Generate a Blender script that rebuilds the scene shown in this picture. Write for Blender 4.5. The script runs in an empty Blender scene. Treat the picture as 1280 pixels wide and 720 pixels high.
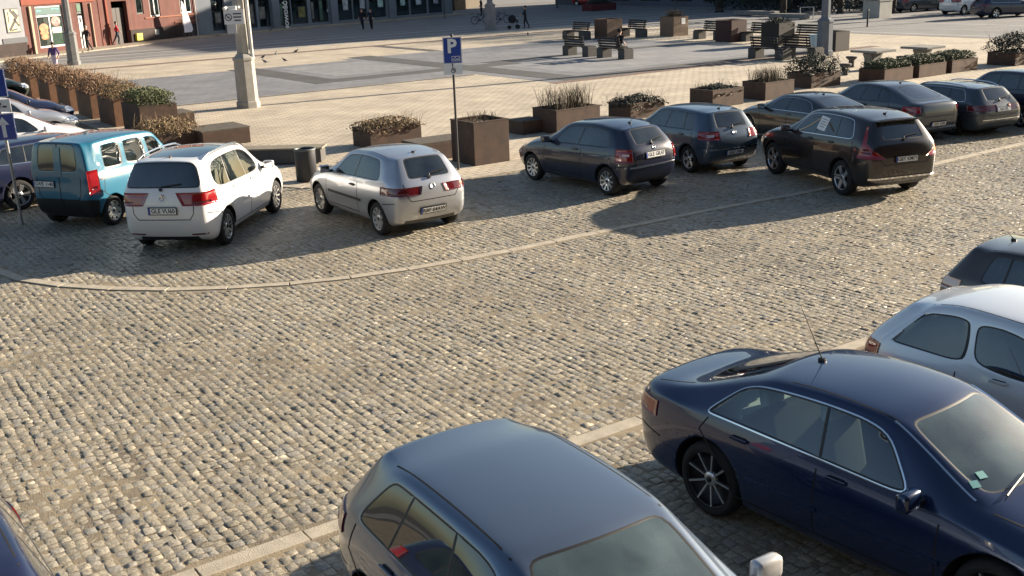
import bpy, bmesh, math, random
import numpy as np
from mathutils import Vector, Matrix, noise
from mathutils.bvhtree import BVHTree

random.seed(7)
rng = np.random.default_rng(11)
sc = bpy.context.scene
COL = sc.collection
PI = math.pi
R = math.radians

# ------------------------------------------------------------------ camera
CAM_H, CAM_PITCH, CAM_ROLL, CAM_F = 5.0, R(16.76), R(-2.17), 1350.0     # focal length in photo pixels (photo 1280 wide)
_F = Vector((0, math.cos(CAM_PITCH), -math.sin(CAM_PITCH)))
_U0 = Vector((0, math.sin(CAM_PITCH), math.cos(CAM_PITCH)))
_R0 = Vector((1, 0, 0))
_Rv = math.cos(CAM_ROLL)*_R0 + math.sin(CAM_ROLL)*_U0
_Uv = -math.sin(CAM_ROLL)*_R0 + math.cos(CAM_ROLL)*_U0
cam = bpy.data.cameras.new('camera')
cam.sensor_width = 36
cam.lens = CAM_F/1280*36
cam.clip_end = 3000
camo = bpy.data.objects.new('camera', cam)
COL.objects.link(camo)
m = Matrix((_Rv, _Uv, -_F)).transposed().to_4x4()
m.translation = (0, 0, CAM_H)
camo.matrix_world = m
sc.camera = camo

def ray(u, v):
    return _F + (u-640)/CAM_F*_Rv + (360-v)/CAM_F*_Uv
def G(u, v, z=0.0):
    """the spot on the ground (height z) seen at photo pixel u, v"""
    d = ray(u, v)
    t = (z-CAM_H)/d.z
    return Vector((d.x*t, d.y*t, z))

# the square: e1 runs along the road, e2 from the camera side towards the square
E1 = Vector((.823, .568, 0)); E2 = Vector((-.568, .823, 0))
AZ = math.atan2(.568, .823)
def AB(a, b, z=0.0):
    p = E1*a + E2*b
    return Vector((p.x, p.y, z))

# ------------------------------------------------------------------ materials
def lin(c):
    return tuple(((x/12.92) if x <= .04045 else ((x+.055)/1.055)**2.4) for x in c)
def srgb(r, g, b):
    return lin((r/255, g/255, b/255))
MATS = {}
def mat(name, col=(.5, .5, .5), rough=.6, metal=0, coat=0, spec=.5, var=0, vscale=3, bump=0, bscale=40, emit=0, col2=None):
    if name in MATS: return MATS[name]
    mt = bpy.data.materials.new(name); mt.use_nodes = True
    nt = mt.node_tree; b = nt.nodes['Principled BSDF']
    b.inputs['Base Color'].default_value = (*col, 1)
    b.inputs['Roughness'].default_value = rough
    b.inputs['Metallic'].default_value = metal
    b.inputs['Coat Weight'].default_value = coat
    b.inputs['Coat Roughness'].default_value = .06
    b.inputs['Specular IOR Level'].default_value = spec
    tc = nt.nodes.new('ShaderNodeTexCoord')
    if var or col2:
        n = nt.nodes.new('ShaderNodeTexNoise'); n.inputs['Scale'].default_value = vscale; n.inputs['Detail'].default_value = 6
        n.inputs['Roughness'].default_value = .65
        nt.links.new(tc.outputs['Object'], n.inputs['Vector'])
        r = nt.nodes.new('ShaderNodeValToRGB')
        c2 = col2 if col2 else tuple(max(0, x*(1-var)) for x in col)
        c1 = col if col2 else tuple(min(1, x*(1+var)) for x in col)
        r.color_ramp.elements[0].position = .32; r.color_ramp.elements[1].position = .68
        r.color_ramp.elements[0].color = (*c2, 1); r.color_ramp.elements[1].color = (*c1, 1)
        nt.links.new(n.outputs['Fac'], r.inputs['Fac'])
        nt.links.new(r.outputs['Color'], b.inputs['Base Color'])
    if bump:
        n2 = nt.nodes.new('ShaderNodeTexNoise'); n2.inputs['Scale'].default_value = bscale; n2.inputs['Detail'].default_value = 5
        nt.links.new(tc.outputs['Object'], n2.inputs['Vector'])
        bp = nt.nodes.new('ShaderNodeBump'); bp.inputs['Strength'].default_value = bump; bp.inputs['Distance'].default_value = .02
        nt.links.new(n2.outputs['Fac'], bp.inputs['Height'])
        nt.links.new(bp.outputs['Normal'], b.inputs['Normal'])
    if emit:
        b.inputs['Emission Color'].default_value = (*col, 1); b.inputs['Emission Strength'].default_value = emit
    MATS[name] = mt
    return mt

def paint(name, col, metal=.35, rough=.32, dust_sheen=.12):
    if name in MATS: return MATS[name]
    mt = bpy.data.materials.new(name); mt.use_nodes = True
    nt = mt.node_tree; b = nt.nodes['Principled BSDF']
    b.inputs['Metallic'].default_value = metal
    b.inputs['Coat Weight'].default_value = 1.0
    b.inputs['Coat IOR'].default_value = 1.5
    b.inputs['Coat Roughness'].default_value = .045
    tc = nt.nodes.new('ShaderNodeTexCoord')
    n = nt.nodes.new('ShaderNodeTexNoise'); n.inputs['Scale'].default_value = 2.2; n.inputs['Detail'].default_value = 8; n.inputs['Roughness'].default_value = .7
    nt.links.new(tc.outputs['Object'], n.inputs['Vector'])
    # road dust gathers low on the flanks
    sx = nt.nodes.new('ShaderNodeSeparateXYZ'); nt.links.new(tc.outputs['Object'], sx.inputs[0])
    mr = nt.nodes.new('ShaderNodeMapRange'); mr.inputs['From Min'].default_value = .75; mr.inputs['From Max'].default_value = .15
    mr.inputs['To Min'].default_value = .12; mr.inputs['To Max'].default_value = 1
    nt.links.new(sx.outputs['Z'], mr.inputs['Value'])
    mu = nt.nodes.new('ShaderNodeMath'); mu.operation = 'MULTIPLY'
    nt.links.new(n.outputs['Fac'], mu.inputs[0]); nt.links.new(mr.outputs['Result'], mu.inputs[1])
    mu2 = nt.nodes.new('ShaderNodeMath'); mu2.operation = 'MULTIPLY'; mu2.inputs[1].default_value = dust_sheen*2.2; mu2.use_clamp = True
    nt.links.new(mu.outputs[0], mu2.inputs[0])
    mx = nt.nodes.new('ShaderNodeMix'); mx.data_type = 'RGBA'
    mx.inputs['A'].default_value = (*col, 1); mx.inputs['B'].default_value = (.22, .19, .15, 1)
    nt.links.new(mu2.outputs[0], mx.inputs['Factor'])
    nt.links.new(mx.outputs['Result'], b.inputs['Base Color'])
    ra = nt.nodes.new('ShaderNodeMath'); ra.operation = 'MULTIPLY_ADD'; ra.inputs[1].default_value = .5; ra.inputs[2].default_value = rough
    nt.links.new(mu2.outputs[0], ra.inputs[0]); nt.links.new(ra.outputs[0], b.inputs['Roughness'])
    rc = nt.nodes.new('ShaderNodeMath'); rc.operation = 'MULTIPLY_ADD'; rc.inputs[1].default_value = .45; rc.inputs[2].default_value = .015
    nt.links.new(mu2.outputs[0], rc.inputs[0]); nt.links.new(rc.outputs[0], b.inputs['Coat Roughness'])
    MATS[name] = mt
    return mt

def glass(name, tint=(.30, .33, .33), rough=.01, dust_sheen=(.01, .06)):
    if name in MATS: return MATS[name]
    mt = bpy.data.materials.new(name); mt.use_nodes = True
    nt = mt.node_tree; nt.nodes.clear()
    out = nt.nodes.new('ShaderNodeOutputMaterial')
    tr = nt.nodes.new('ShaderNodeBsdfTransparent'); tr.inputs['Color'].default_value = (*tint, 1)
    gl = nt.nodes.new('ShaderNodeBsdfGlossy'); gl.inputs['Roughness'].default_value = rough; gl.inputs['Color'].default_value = (.95, .97, 1, 1)
    df = nt.nodes.new('ShaderNodeBsdfDiffuse'); df.inputs['Color'].default_value = (.36, .50, .50, 1)   # thin film: dust, and teal sky reflection painted in
    tc = nt.nodes.new('ShaderNodeTexCoord')
    n = nt.nodes.new('ShaderNodeTexNoise'); n.inputs['Scale'].default_value = 2.5; n.inputs['Detail'].default_value = 7
    nt.links.new(tc.outputs['Object'], n.inputs['Vector'])
    mr = nt.nodes.new('ShaderNodeMapRange'); mr.inputs['From Min'].default_value = .35; mr.inputs['From Max'].default_value = .75
    mr.inputs['To Min'].default_value = dust_sheen[0]; mr.inputs['To Max'].default_value = dust_sheen[1]
    nt.links.new(n.outputs['Fac'], mr.inputs['Value'])
    m0 = nt.nodes.new('ShaderNodeMixShader'); nt.links.new(mr.outputs['Result'], m0.inputs[0])
    nt.links.new(tr.outputs[0], m0.inputs[1]); nt.links.new(df.outputs[0], m0.inputs[2])
    fr = nt.nodes.new('ShaderNodeFresnel'); fr.inputs['IOR'].default_value = 1.55
    ma = nt.nodes.new('ShaderNodeMath'); ma.operation = 'MULTIPLY_ADD'; ma.inputs[1].default_value = 1.5; ma.inputs[2].default_value = .04; ma.use_clamp = True
    nt.links.new(fr.outputs[0], ma.inputs[0])
    mx = nt.nodes.new('ShaderNodeMixShader')
    nt.links.new(ma.outputs[0], mx.inputs[0]); nt.links.new(m0.outputs[0], mx.inputs[1]); nt.links.new(gl.outputs[0], mx.inputs[2])
    nt.links.new(mx.outputs[0], out.inputs['Surface'])
    MATS[name] = mt
    return mt

BLACK = mat('black_plastic', (.012, .012, .013), .45)
RUBBER = mat('rubber', (.014, .014, .014), .85, bump=.3, bscale=60)
WELL = mat('wheel_well_lining', (.008, .008, .008), .95)
SEAM = mat('panel_gap', (.006, .006, .006), .8)
CHROME = mat('chrome_trim', (.75, .75, .76), .12, 1)
ALLOY = mat('alloy_rim', (.68, .69, .70), .3, .9)
DARKALLOY = mat('black_alloy', (.02, .02, .022), .35, .4)
WHITEP = mat('plate_white', (.78, .78, .76), .4)
BLUEP = mat('plate_blue', (.02, .06, .35), .4)
INKP = mat('plate_ink', (.01, .01, .01), .5)
TAIL = mat('tail_lamp_red', (.24, .006, .008), .12, coat=1)
TAILDK = mat('tail_lamp_dark_red', (.10, .008, .012), .12, coat=1)
TAILW = mat('reverse_lamp', (.6, .5, .48), .12, coat=1)
HEAD = mat('head_lamp', (.62, .65, .68), .08, .5, coat=1)
SEATDK = mat('dark_seat_fabric', (.012, .012, .014), .9)
SEATLT = mat('pale_seat_fabric', (.72, .72, .68), .85)
DASH = mat('dashboard_plastic', (.02, .02, .021), .7)
GLASS = glass('car_glass', (.095, .12, .115))
GLASSDK = glass('dark_car_glass', (.05, .055, .06))
GLASSCL = glass('clear_car_glass', (.50, .60, .58), dust_sheen=(.0, .015))
GLASSWS = glass('windscreen_glass', (.36, .44, .43), dust_sheen=(.09, .26))  # heavy film: bright sky reflection put into diffuse colour

# ------------------------------------------------------------------ objects
def tag(o, label=None, cat=None, group=None, kind=None):
    if label: o['label'] = label
    if cat: o['category'] = cat
    if group: o['group'] = group
    if kind: o['kind'] = kind
    return o
def empty(name, loc, rz=0, label=None, cat=None, group=None, parent=None):
    o = bpy.data.objects.new(name, None); COL.objects.link(o)
    o.location = loc; o.rotation_euler = (0, 0, rz); o.empty_display_size = .3
    if parent: o.parent = parent
    return tag(o, label, cat, group)
def obj(name, bm, mats, parent=None, smooth=False, loc=None, rz=0, label=None, cat=None, group=None, kind=None):
    me = bpy.data.meshes.new(name)
    if isinstance(bm, bmesh.types.BMesh):
        bm.to_mesh(me); bm.free()
    else:
        me.from_pydata(*bm)
    if not isinstance(mats, (list, tuple)): mats = [mats]
    for x in mats: me.materials.append(x)
    if smooth:
        me.shade_smooth()
    o = bpy.data.objects.new(name, me); COL.objects.link(o)
    if parent: o.parent = parent
    if loc is not None: o.location = loc
    if rz: o.rotation_euler = (0, 0, rz)
    return tag(o, label, cat, group, kind)
def copy_tree(o, parent=None):
    c = o.copy(); COL.objects.link(c)
    if parent: c.parent = parent
    for ch in list(o.children): copy_tree(ch, c)
    return c

def NB(): return bmesh.new()
def box(bm, c, s, rz=0, mi=0, bev=0, rx=0, ry=0):
    """box centred at c with size s"""
    r = bmesh.ops.create_cube(bm, size=1)
    M = Matrix.Translation(c) @ Matrix.Rotation(rz, 4, 'Z') @ Matrix.Rotation(ry, 4, 'Y') @ Matrix.Rotation(rx, 4, 'X') @ Matrix.Diagonal((*s, 1))
    bmesh.ops.transform(bm, matrix=M, verts=r['verts'])
    fs = list({f for v in r['verts'] for f in v.link_faces})
    for f in fs: f.material_index = mi
    if bev:
        es = list({e for v in r['verts'] for e in v.link_edges})
        rr = bmesh.ops.bevel(bm, geom=es, offset=bev, segments=2, affect='EDGES', profile=.6)
        for f in rr['faces']: f.material_index = mi
    return bm
def cyl(bm, p0, p1, r0, r1=None, n=16, mi=0, caps=True):
    p0 = Vector(p0); p1 = Vector(p1); r1 = r0 if r1 is None else r1
    d = p1-p0
    q = d.to_track_quat('Z', 'Y').to_matrix().to_4x4()
    M = Matrix.Translation((p0+p1)/2) @ q
    r = bmesh.ops.create_cone(bm, cap_ends=caps, segments=n, radius1=r0, radius2=r1, depth=d.length)
    bmesh.ops.transform(bm, matrix=M, verts=r['verts'])
    for v in r['verts']:
        for f in v.link_faces: f.material_index = mi
    return bm
def tube(bm, pts, r, n=8, mi=0):
    for i in range(len(pts)-1):
        cyl(bm, pts[i], pts[i+1], r, r, n, mi)
    return bm
def lathe(bm, prof, n=24, M=None, mi=0):
    """prof: list of (radius, height) turned round Z"""
    rings = []
    for (r, z) in prof:
        rings.append([bm.verts.new((r*math.cos(2*PI*k/n), r*math.sin(2*PI*k/n), z)) for k in range(n)])
    fs = []
    for i in range(len(rings)-1):
        for k in range(n):
            fs.append(bm.faces.new((rings[i][k], rings[i][(k+1) % n], rings[i+1][(k+1) % n], rings[i+1][k])))
    for f in fs: f.material_index = mi; f.smooth = True
    if M is not None:
        bmesh.ops.transform(bm, matrix=M, verts=[v for r in rings for v in r])
    return bm
def quadf(bm, pts, mi=0):
    f = bm.faces.new([bm.verts.new(p) for p in pts]); f.material_index = mi
    return f
def prism(bm, poly, z0, z1, mi=0):
    n = len(poly)
    b = [bm.verts.new((p[0], p[1], z0)) for p in poly]; t = [bm.verts.new((p[0], p[1], z1)) for p in poly]
    fs = [bm.faces.new(t), bm.faces.new(b[::-1])]
    for i in range(n):
        fs.append(bm.faces.new((b[i], b[(i+1) % n], t[(i+1) % n], t[i])))
    for f in fs: f.material_index = mi
    return bm
FONT = None
def text_mesh(name, s, size, mt, parent, M, depth=.002, bold=0):
    cu = bpy.data.curves.new(name, 'FONT'); cu.body = s; cu.size = size; cu.align_x = 'CENTER'; cu.align_y = 'CENTER'
    cu.extrude = depth; cu.offset = bold; cu.resolution_u = 2
    to = bpy.data.objects.new('tmp', cu); COL.objects.link(to)
    dg = bpy.context.evaluated_depsgraph_get()
    me = bpy.data.meshes.new_from_object(to.evaluated_get(dg))
    COL.objects.unlink(to); bpy.data.objects.remove(to)
    me.materials.clear(); me.materials.append(mt)
    o = bpy.data.objects.new(name, me); COL.objects.link(o)
    o.parent = parent; o.matrix_local = M
    return o
# ------------------------------------------------------------------ cars
# every car: origin on the ground midway between the axles, x forward, y left
class Spec(dict):
    __getattr__ = dict.__getitem__
BASE = dict(kind='hatch', wb=2.55, ro=.75, fo=.82, W=1.74, H=1.44, gc=.19, zbr=.98, zbf=.92, can=.66,
            xrb=-.55, xrt=-.25, zrt=1.36, zrb=.98, xhdr=1.62, zhdr=1.38, xcowl=2.38, zcowl=.97, zhood=.74, ycowl=.80,
            D=(-.30, -.12), C=(.28, .30), B=(1.02, .98), A=(1.98, 1.50), wins=((2, 3), (3, 4), (4, 5)),
            rw=.31, tw=.2, zdeck=1.0, xdk=-.5, pin=0.0, seal=.016, chrome=0.0, dark_bumper=False, nose=0.06,
            deckdrop=.02, lvl=3, bow=.06, rearw=.72, rc=.5, tuck=.0)

def car_cage(s):
    w = s.W/2; x0 = -s.ro; x1 = s.wb+s.fo; g = s.gc
    yc = s.can*w
    def roofz(x):
        xm = .45*s.xrt+.55*s.xhdr
        if x <= xm:
            t = (xm-x)/max(.01, xm-s.xrt); return s.H+(s.zrt-s.H)*t*t
        t = (x-xm)/max(.01, s.xhdr-xm); return s.H+(s.zhdr-s.H)*t*t
    def belt(x):
        t = (x-s.D[0])/(s.A[0]-s.D[0]); return s.zbr+(s.zbf-s.zbr)*t
    zm = g+.36
    def low(x, k, zb, xr1=None, dx=(0, 0, 0, 0)):
        # rows 1..4
        return [(x+dx[0], .84*w*k, g), (x+dx[1], .955*w*k, g+.09), (x+dx[2], 1.0*w*k, zm), (x+dx[3], .975*w*k, zb-.13)]
    S = []
    # ---- tail
    if s.kind == 'hatch':
        k = .84
        S.append([(x0+.14, .70*w, g+.05), (x0+.03, k*.97*w, g+.14), (x0, k*1.0*w, zm+.06), (x0+.05, k*w, s.zrb-.14),
                  (s.xrb, s.rearw*w*1.06, s.zrb), (s.xrt, yc*.90, s.zrt-.045), (s.xrt-.035, yc*.76, s.zrt-.016), (s.xrt-.05, 0, s.zrt)])
        xa = x0+.24
        S.append(low(xa, .965, s.zbr, dx=(.05, 0, 0, .02))+[(s.xrb+.17, .90*w, s.zbr+.01), (s.xrt+.16, yc*1.0, s.zrt-.06),
                  (s.xrt+.16, yc*.84, roofz(s.xrt+.16)-.034), (s.xrt+.14, 0, roofz(s.xrt+.14))])
        rs = lambda xb, xt, kk=1.0: low(xb, kk, belt(xb))+[(xb, .925*w, belt(xb)), (xt, yc*1.03, roofz(xt)-.062), (xt, yc*.89, roofz(xt)-.030), (xt, 0, roofz(xt))]
        S.append(rs(*s.D)); 
    else:
        k = .82; zd = s.zdeck
        S.append([(x0+.14, .70*w, g+.05), (x0+.03, k*.97*w, g+.14), (x0, k*w, zm+.04), (x0+.03, k*.99*w, zd-.20),
                  (x0+.06, k*.93*w, zd-.06), (x0+.09, k*.82*w, zd-.01), (x0+.07, .45*w, zd+.005), (x0+.05, 0, zd+.01)])
        S.append(low(x0+.26, .955, zd-.02, dx=(.05, 0, 0, .0))+[(x0+.28, .90*w, zd-.03), (x0+.28, .80*w, zd+.015), (x0+.27, .5*w, zd+.03), (x0+.25, 0, zd+.035)])
        S.append(low(s.xdk, .99, s.zbr)+[(s.xdk, .93*w, s.zbr-.02), (s.xdk-.02, .77*w, zd+.045), (s.xdk-.08, .68*w, zd+.05), (s.xdk-.13, 0, zd+.06)])
        rs = lambda xb, xt, kk=1.0: low(xb, kk, belt(xb))+[(xb, .925*w, belt(xb)), (xt, yc*1.03, roofz(xt)-.062), (xt, yc*.89, roofz(xt)-.030), (xt, 0, roofz(xt))]
        q = rs(*s.D)
        q[5] = (s.D[1], yc*1.02, roofz(max(s.D[1], s.xrt))-.08+min(0, (s.D[1]-s.xrt))*.35); q[6] = (s.xrt, yc*.84, s.zrt-.032); q[7] = (s.xrt-.06, 0, s.zrt)
        S.append(q)
    S.append(rs(*s.C)); S.append(rs(*s.B))
    q = rs(*s.A); q[5] = (s.A[1], yc*1.0, s.zhdr-.056); q[6] = (s.xhdr, yc*.89, s.zhdr-.032); q[7] = (s.xhdr+.09, 0, s.zhdr+.0)
    S.append(q)
    xk = s.xcowl
    S.append(low(s.A[0]+.20, 1, s.zbf)+[(s.A[0]+.20, .935*w, s.zbf-.02), (xk-.30, s.ycowl*w, s.zcowl), (xk-.16, .69*w, s.zcowl+.012), (xk, 0, s.zcowl+.03)])
    xh = .5*(xk+x1-.2); zh = .62*s.zcowl+.38*s.zhood
    S.append(low(xh, .995, zh)+[(xh, .93*w, zh-.06), (xh, .78*w, zh+.01), (xh, .5*w, zh+.045), (xh, 0, zh+.05)])
    S.append(low(x1-.34, .93, s.zhood, dx=(-.05, 0, 0, -.02))+[(x1-.40, .86*w, s.zhood-.05), (x1-.44, .68*w, s.zhood+.0), (x1-.40, .42*w, s.zhood+.025), (x1-.38, 0, s.zhood+.03)])
    k = .78
    S.append([(x1-.20, .64*w, g+.03), (x1-.08, k*.95*w, g+.1), (x1-.03, k*w, zm), (x1-.07, k*.97*w, s.zhood-.16),
              (x1-.13, k*.9*w, s.zhood-.07), (x1-.19, k*.75*w, s.zhood-.03), (x1-.16, .36*w, s.zhood-.02), (x1-.14, 0, s.zhood-.02)])
    nS = len(S)
    # window / deck indices are the same for both kinds once the notch deck stations are counted
    off = 0 if s.kind == 'hatch' else 1
    bm = bmesh.new()
    V = {}
    cr = bm.edges.layers.float.new('crease_edge')
    for i, st in enumerate(S):
        zb0 = st[0][2]
        V[i, 0, 0] = bm.verts.new((st[0][0], 0, zb0))
        for r, (x, y, z) in enumerate(st, 1):
            if y == 0:
                V[i, r, 0] = bm.verts.new((x, 0, z))
            else:
                V[i, r, 1] = bm.verts.new((x, y, z)); V[i, r, -1] = bm.verts.new((x, -y, z))
    def vv(i, r, sg): return V[i, r, 0] if (i, r, 0) in V else V[i, r, sg]
    regions = {}
    def reg(name):
        if name not in regions: regions[name] = len(regions)+3
        return regions[name]
    # material: 0 paint, 1 dark plastic, 2 well, 3.. windows
    wl = [(a+off, b+off) for a, b in s.wins]
    A = 5+off
    for i in range(nS-1):
        for r in range(8):
            for sg in (1, -1):
                q = (vv(i, r, sg), vv(i+1, r, sg), vv(i+1, r+1, sg), vv(i, r+1, sg))
                if sg == 1: q = q[::-1]
                f = bm.faces.new(q); f.smooth = True
                mi = 0
                if r <= 0: mi = 1
                if r == 1 and s.dark_bumper: mi = 1
                if s.dark_bumper and r == 2 and (i == 0 or i >= nS-3): mi = 1
                if r == 5:
                    for (a, b) in wl:
                        if a <= i < b: mi = reg('side_window%d_%d' % (a, sg))
                if r == 7 and i == A: mi = reg('windscreen')
                if s.kind == 'notch' and r == 7 and i == 2: mi = reg('rear_window')
                if s.get('sunroof') and r == 7 and s.sunroof[0]+off <= i < s.sunroof[1]+off: mi = reg('sunroof')
                f.material_index = mi
    # ---- end caps
    for end, i in ((0, 0), (1, nS-1)):
        sgx = -1 if end == 0 else 1
        inner = {}
        for r in (3, 4, 5):
            L = V[i, r, 1].co
            bow = s.bow if end == 0 else s.nose+.04
            inner[r, 1] = bm.verts.new((L.x+sgx*bow*.75, L.y*.78, L.z)); inner[r, -1] = bm.verts.new((L.x+sgx*bow*.75, -L.y*.78, L.z))
            inner[r, 0] = bm.verts.new((L.x+sgx*bow, 0, L.z))
        def row(r):
            if r == 2: return [V[i, 2, 1], V[i, 1, 1], V[i, 0, 0], V[i, 1, -1], V[i, 2, -1]]
            if r == 6: return [V[i, 6, 1], V[i, 7, 1], V[i, 8, 0], V[i, 7, -1], V[i, 6, -1]]
            return [V[i, r, 1], inner[r, 1], inner[r, 0], inner[r, -1], V[i, r, -1]]
        for r in (2, 3, 4, 5):
            a, b = row(r), row(r+1)
            for c in range(4):
                q = (a[c], a[c+1], b[c+1], b[c])
                if end == 0: q = q[::-1]
                q = q[::-1]
                f = bm.faces.new(q); f.smooth = True
                mi = 0
                if end == 0 and s.kind == 'hatch' and r == 5 and (c in (1, 2) or s.get('fullrear')): mi = reg('rear_window')
                if r == 2 and s.dark_bumper: mi = 1
                if end == 1 and r == 3 and c in (1, 2): mi = 1
                f.material_index = mi
        if s.kind == 'hatch' and end == 0:
            for q in (((6, 1), (7, 1)), ((7, 1), (8, 0)), ((8, 0), (7, -1)), ((7, -1), (6, -1))):
                e = bm.edges.get((vv(0, q[0][0], q[0][1]), vv(0, q[1][0], q[1][1])))
                if e: e[cr] = s.rc
    for i in range(1, nS-1):
        for sg in (1, -1):
            for r, c in ((4, .28), (5, .55), (6, .3), (3, .12)):
                e = bm.edges.get((vv(i, r, sg), vv(i+1, r, sg)))
                if e and i < nS-2: e[cr] = c
            e = bm.edges.get((vv(i, 1, sg), vv(i+1, 1, sg)))
            if e: e[cr] = .5
    for sg in (1, -1):                                   # windscreen and header edges
        for (i, r, j, q) in ((A, 6, A, 7), (A, 7, A, 8), (A+1, 6, A+1, 7), (A+1, 7, A+1, 8), (A, 7, A+1, 7)):
            e = bm.edges.get((vv(i, r, sg), vv(j, q, sg)))
            if e: e[cr] = .35
        if s.kind == 'notch':
            for (i, r, j, q) in ((2, 7, 2, 8), (3, 7, 3, 8), (2, 7, 3, 7), (0, 6, 0, 7), (0, 7, 0, 8)):
                e = bm.edges.get((vv(i, r, sg), vv(j, q, sg)))
                if e: e[cr] = .35
    for i, n_ in ((0, .3), (nS-1, .2)):
        for r in (3, 4, 5):
            for sg in (1, -1):
                e = bm.edges.get((vv(i, r, sg), vv(i, r+1, sg)))
                if e: e[cr] = n_
    bmesh.ops.recalc_face_normals(bm, faces=bm.faces)
    bmesh.ops.translate(bm, verts=bm.verts, vec=(-s.wb/2, 0, 0))
    return bm, regions, S

def round_corners(bm, faces, bvh, it=5):
    fs = set(faces)
    nb = {}
    for f in fs:
        for e in f.edges:
            if sum(1 for g in e.link_faces if g in fs) == 1:
                a, b = e.verts
                nb.setdefault(a, []).append(b); nb.setdefault(b, []).append(a)
    loop = {v: n for v, n in nb.items() if len(n) == 2}
    corner = []
    for v, (a, b) in loop.items():
        d1 = (v.co-a.co).normalized(); d2 = (b.co-v.co).normalized()
        if d1.dot(d2) < .86: corner.append(v)
    act = set(corner); fr = set(corner)
    for _ in range(3):
        fr = {n for v in fr if v in loop for n in loop[v] if n in loop}; act |= fr
    for _ in range(it):
        new = {v: v.co*.45+(loop[v][0].co+loop[v][1].co)*.275 for v in act}
        for v, c in new.items(): v.co = c
    # relax the faces on both sides so that nothing folds over at the rounded corners
    near = set(act)
    for _ in range(3): near |= {e.other_vert(v) for v in near for e in v.link_edges}
    mov = [v for v in near if v not in loop]
    for _ in range(6):
        new = {v: v.co*.5+sum((e.other_vert(v).co for e in v.link_edges), Vector())*(.5/len(v.link_edges)) for v in mov if v.link_edges}
        for v, p in new.items(): v.co = p
    for v in list(act)+mov:
        l = bvh.find_nearest(v.co)[0]
        if l is not None: v.co = l
def strip_mesh(bm, pts, nrm, width, lift, mi=0, base=.004):
    """a low raised band following points on a surface"""
    n = len(pts); prev = None
    for k in range(n):
        t = (pts[min(n-1, k+1)]-pts[max(0, k-1)])
        if t.length < 1e-6: t = Vector((1, 0, 0))
        s = t.normalized().cross(nrm[k]).normalized()*width/2
        up = nrm[k]*lift; dn = -nrm[k]*base
        cur = [bm.verts.new(pts[k]-s+dn), bm.verts.new(pts[k]-s*.9+up), bm.verts.new(pts[k]+s*.9+up), bm.verts.new(pts[k]+s+dn)]
        if prev:
            for j in range(3):
                f = bm.faces.new((prev[j], cur[j], cur[j+1], prev[j+1])); f.material_index = mi; f.smooth = False
        prev = cur
def grid_patch(bm, P, N, lift, mi=0, base=.004):
    """P, N: 2-d lists of points and normals -> thin pad with skirts"""
    nr, nc = len(P), len(P[0])
    top = [[bm.verts.new(P[r][c]+N[r][c]*lift) for c in range(nc)] for r in range(nr)]
    for r in range(nr-1):
        for c in range(nc-1):
            f = bm.faces.new((top[r][c], top[r][c+1], top[r+1][c+1], top[r+1][c])); f.material_index = mi; f.smooth = True
    ring = [(0, c) for c in range(nc)]+[(r, nc-1) for r in range(1, nr)]+[(nr-1, c) for c in range(nc-2, -1, -1)]+[(r, 0) for r in range(nr-2, 0, -1)]
    lowv = [bm.verts.new(P[r][c]-N[r][c]*base) for r, c in ring]
    m_ = len(ring)
    for k in range(m_):
        a = top[ring[k][0]][ring[k][1]]; b = top[ring[(k+1) % m_][0]][ring[(k+1) % m_][1]]
        f = bm.faces.new((a, b, lowv[(k+1) % m_], lowv[k])); f.material_index = mi

def make_wheel(name, rw, tw, style, parent, pos, side):
    """tyre mesh named wheel with its rim as child; side +1 = left"""
    wo = None
    bm = NB()
    hw = tw/2; rr = rw*style.get('rim', .68)
    prof = [(rr, -hw*.9), (rr+.02, -hw), (rw*.9, -hw), (rw*.985, -hw*.72), (rw, -hw*.3), (rw, hw*.3), (rw*.985, hw*.72), (rw*.9, hw), (rr+.02, hw), (rr, hw*.9)]
    lathe(bm, prof, 32)
    M = Matrix.Rotation(-PI/2*side, 4, 'X')
    bmesh.ops.transform(bm, matrix=M, verts=bm.verts)
    wo = obj('wheel', bm, RUBBER, parent, loc=pos)
    # rim
    bm = NB(); n = style.get('n', 10); bright = 0; dark = 1
    out = hw*.86
    lathe(bm, [(rr+.004, -hw*.8), (rr+.004, out), (rr*.955, out), (rr*.93, out-.02), (rr*.90, out-.075), (.02, out-.10)], 32, mi=(0 if style.get('barrel', 1) else 1))
    for f in bm.faces:
        c = f.calc_center_median()
        if (c.x*c.x+c.y*c.y)**.5 < rr*.92 and c.z < out-.012: f.material_index = 1
    for k in range(n):
        a = 2*PI*k/n+style.get('ph', 0)
        for dv in ((-.5, .5) if style.get('twin') else (0,)):
            aa = a+dv*style.get('gap', .22)
            ww = style.get('w', .045)
            p0 = Vector((.045*math.cos(aa), .045*math.sin(aa), out-.035)); p1 = Vector((rr*.95*math.cos(aa), rr*.95*math.sin(aa), out-.008))
            t = (p1-p0); L = t.length; mid = (p0+p1)/2
            ang = math.atan2(t.y, t.x); el = math.asin(t.z/L)
            box(bm, mid, (L, ww, .022), rz=ang, ry=-el, mi=0)
    lathe(bm, [(.07, out-.06), (.068, out-.022), (.045, out-.016), (.001, out-.014)], 16, mi=0)
    lathe(bm, [(.03, out-.02), (.028, out-.008), (.001, out-.006)], 12, mi=1)
    bmesh.ops.transform(bm, matrix=M, verts=bm.verts)
    obj('rim', bm, [style.get('mat', ALLOY), style.get('back', BLACK)], wo)
    return wo

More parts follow.
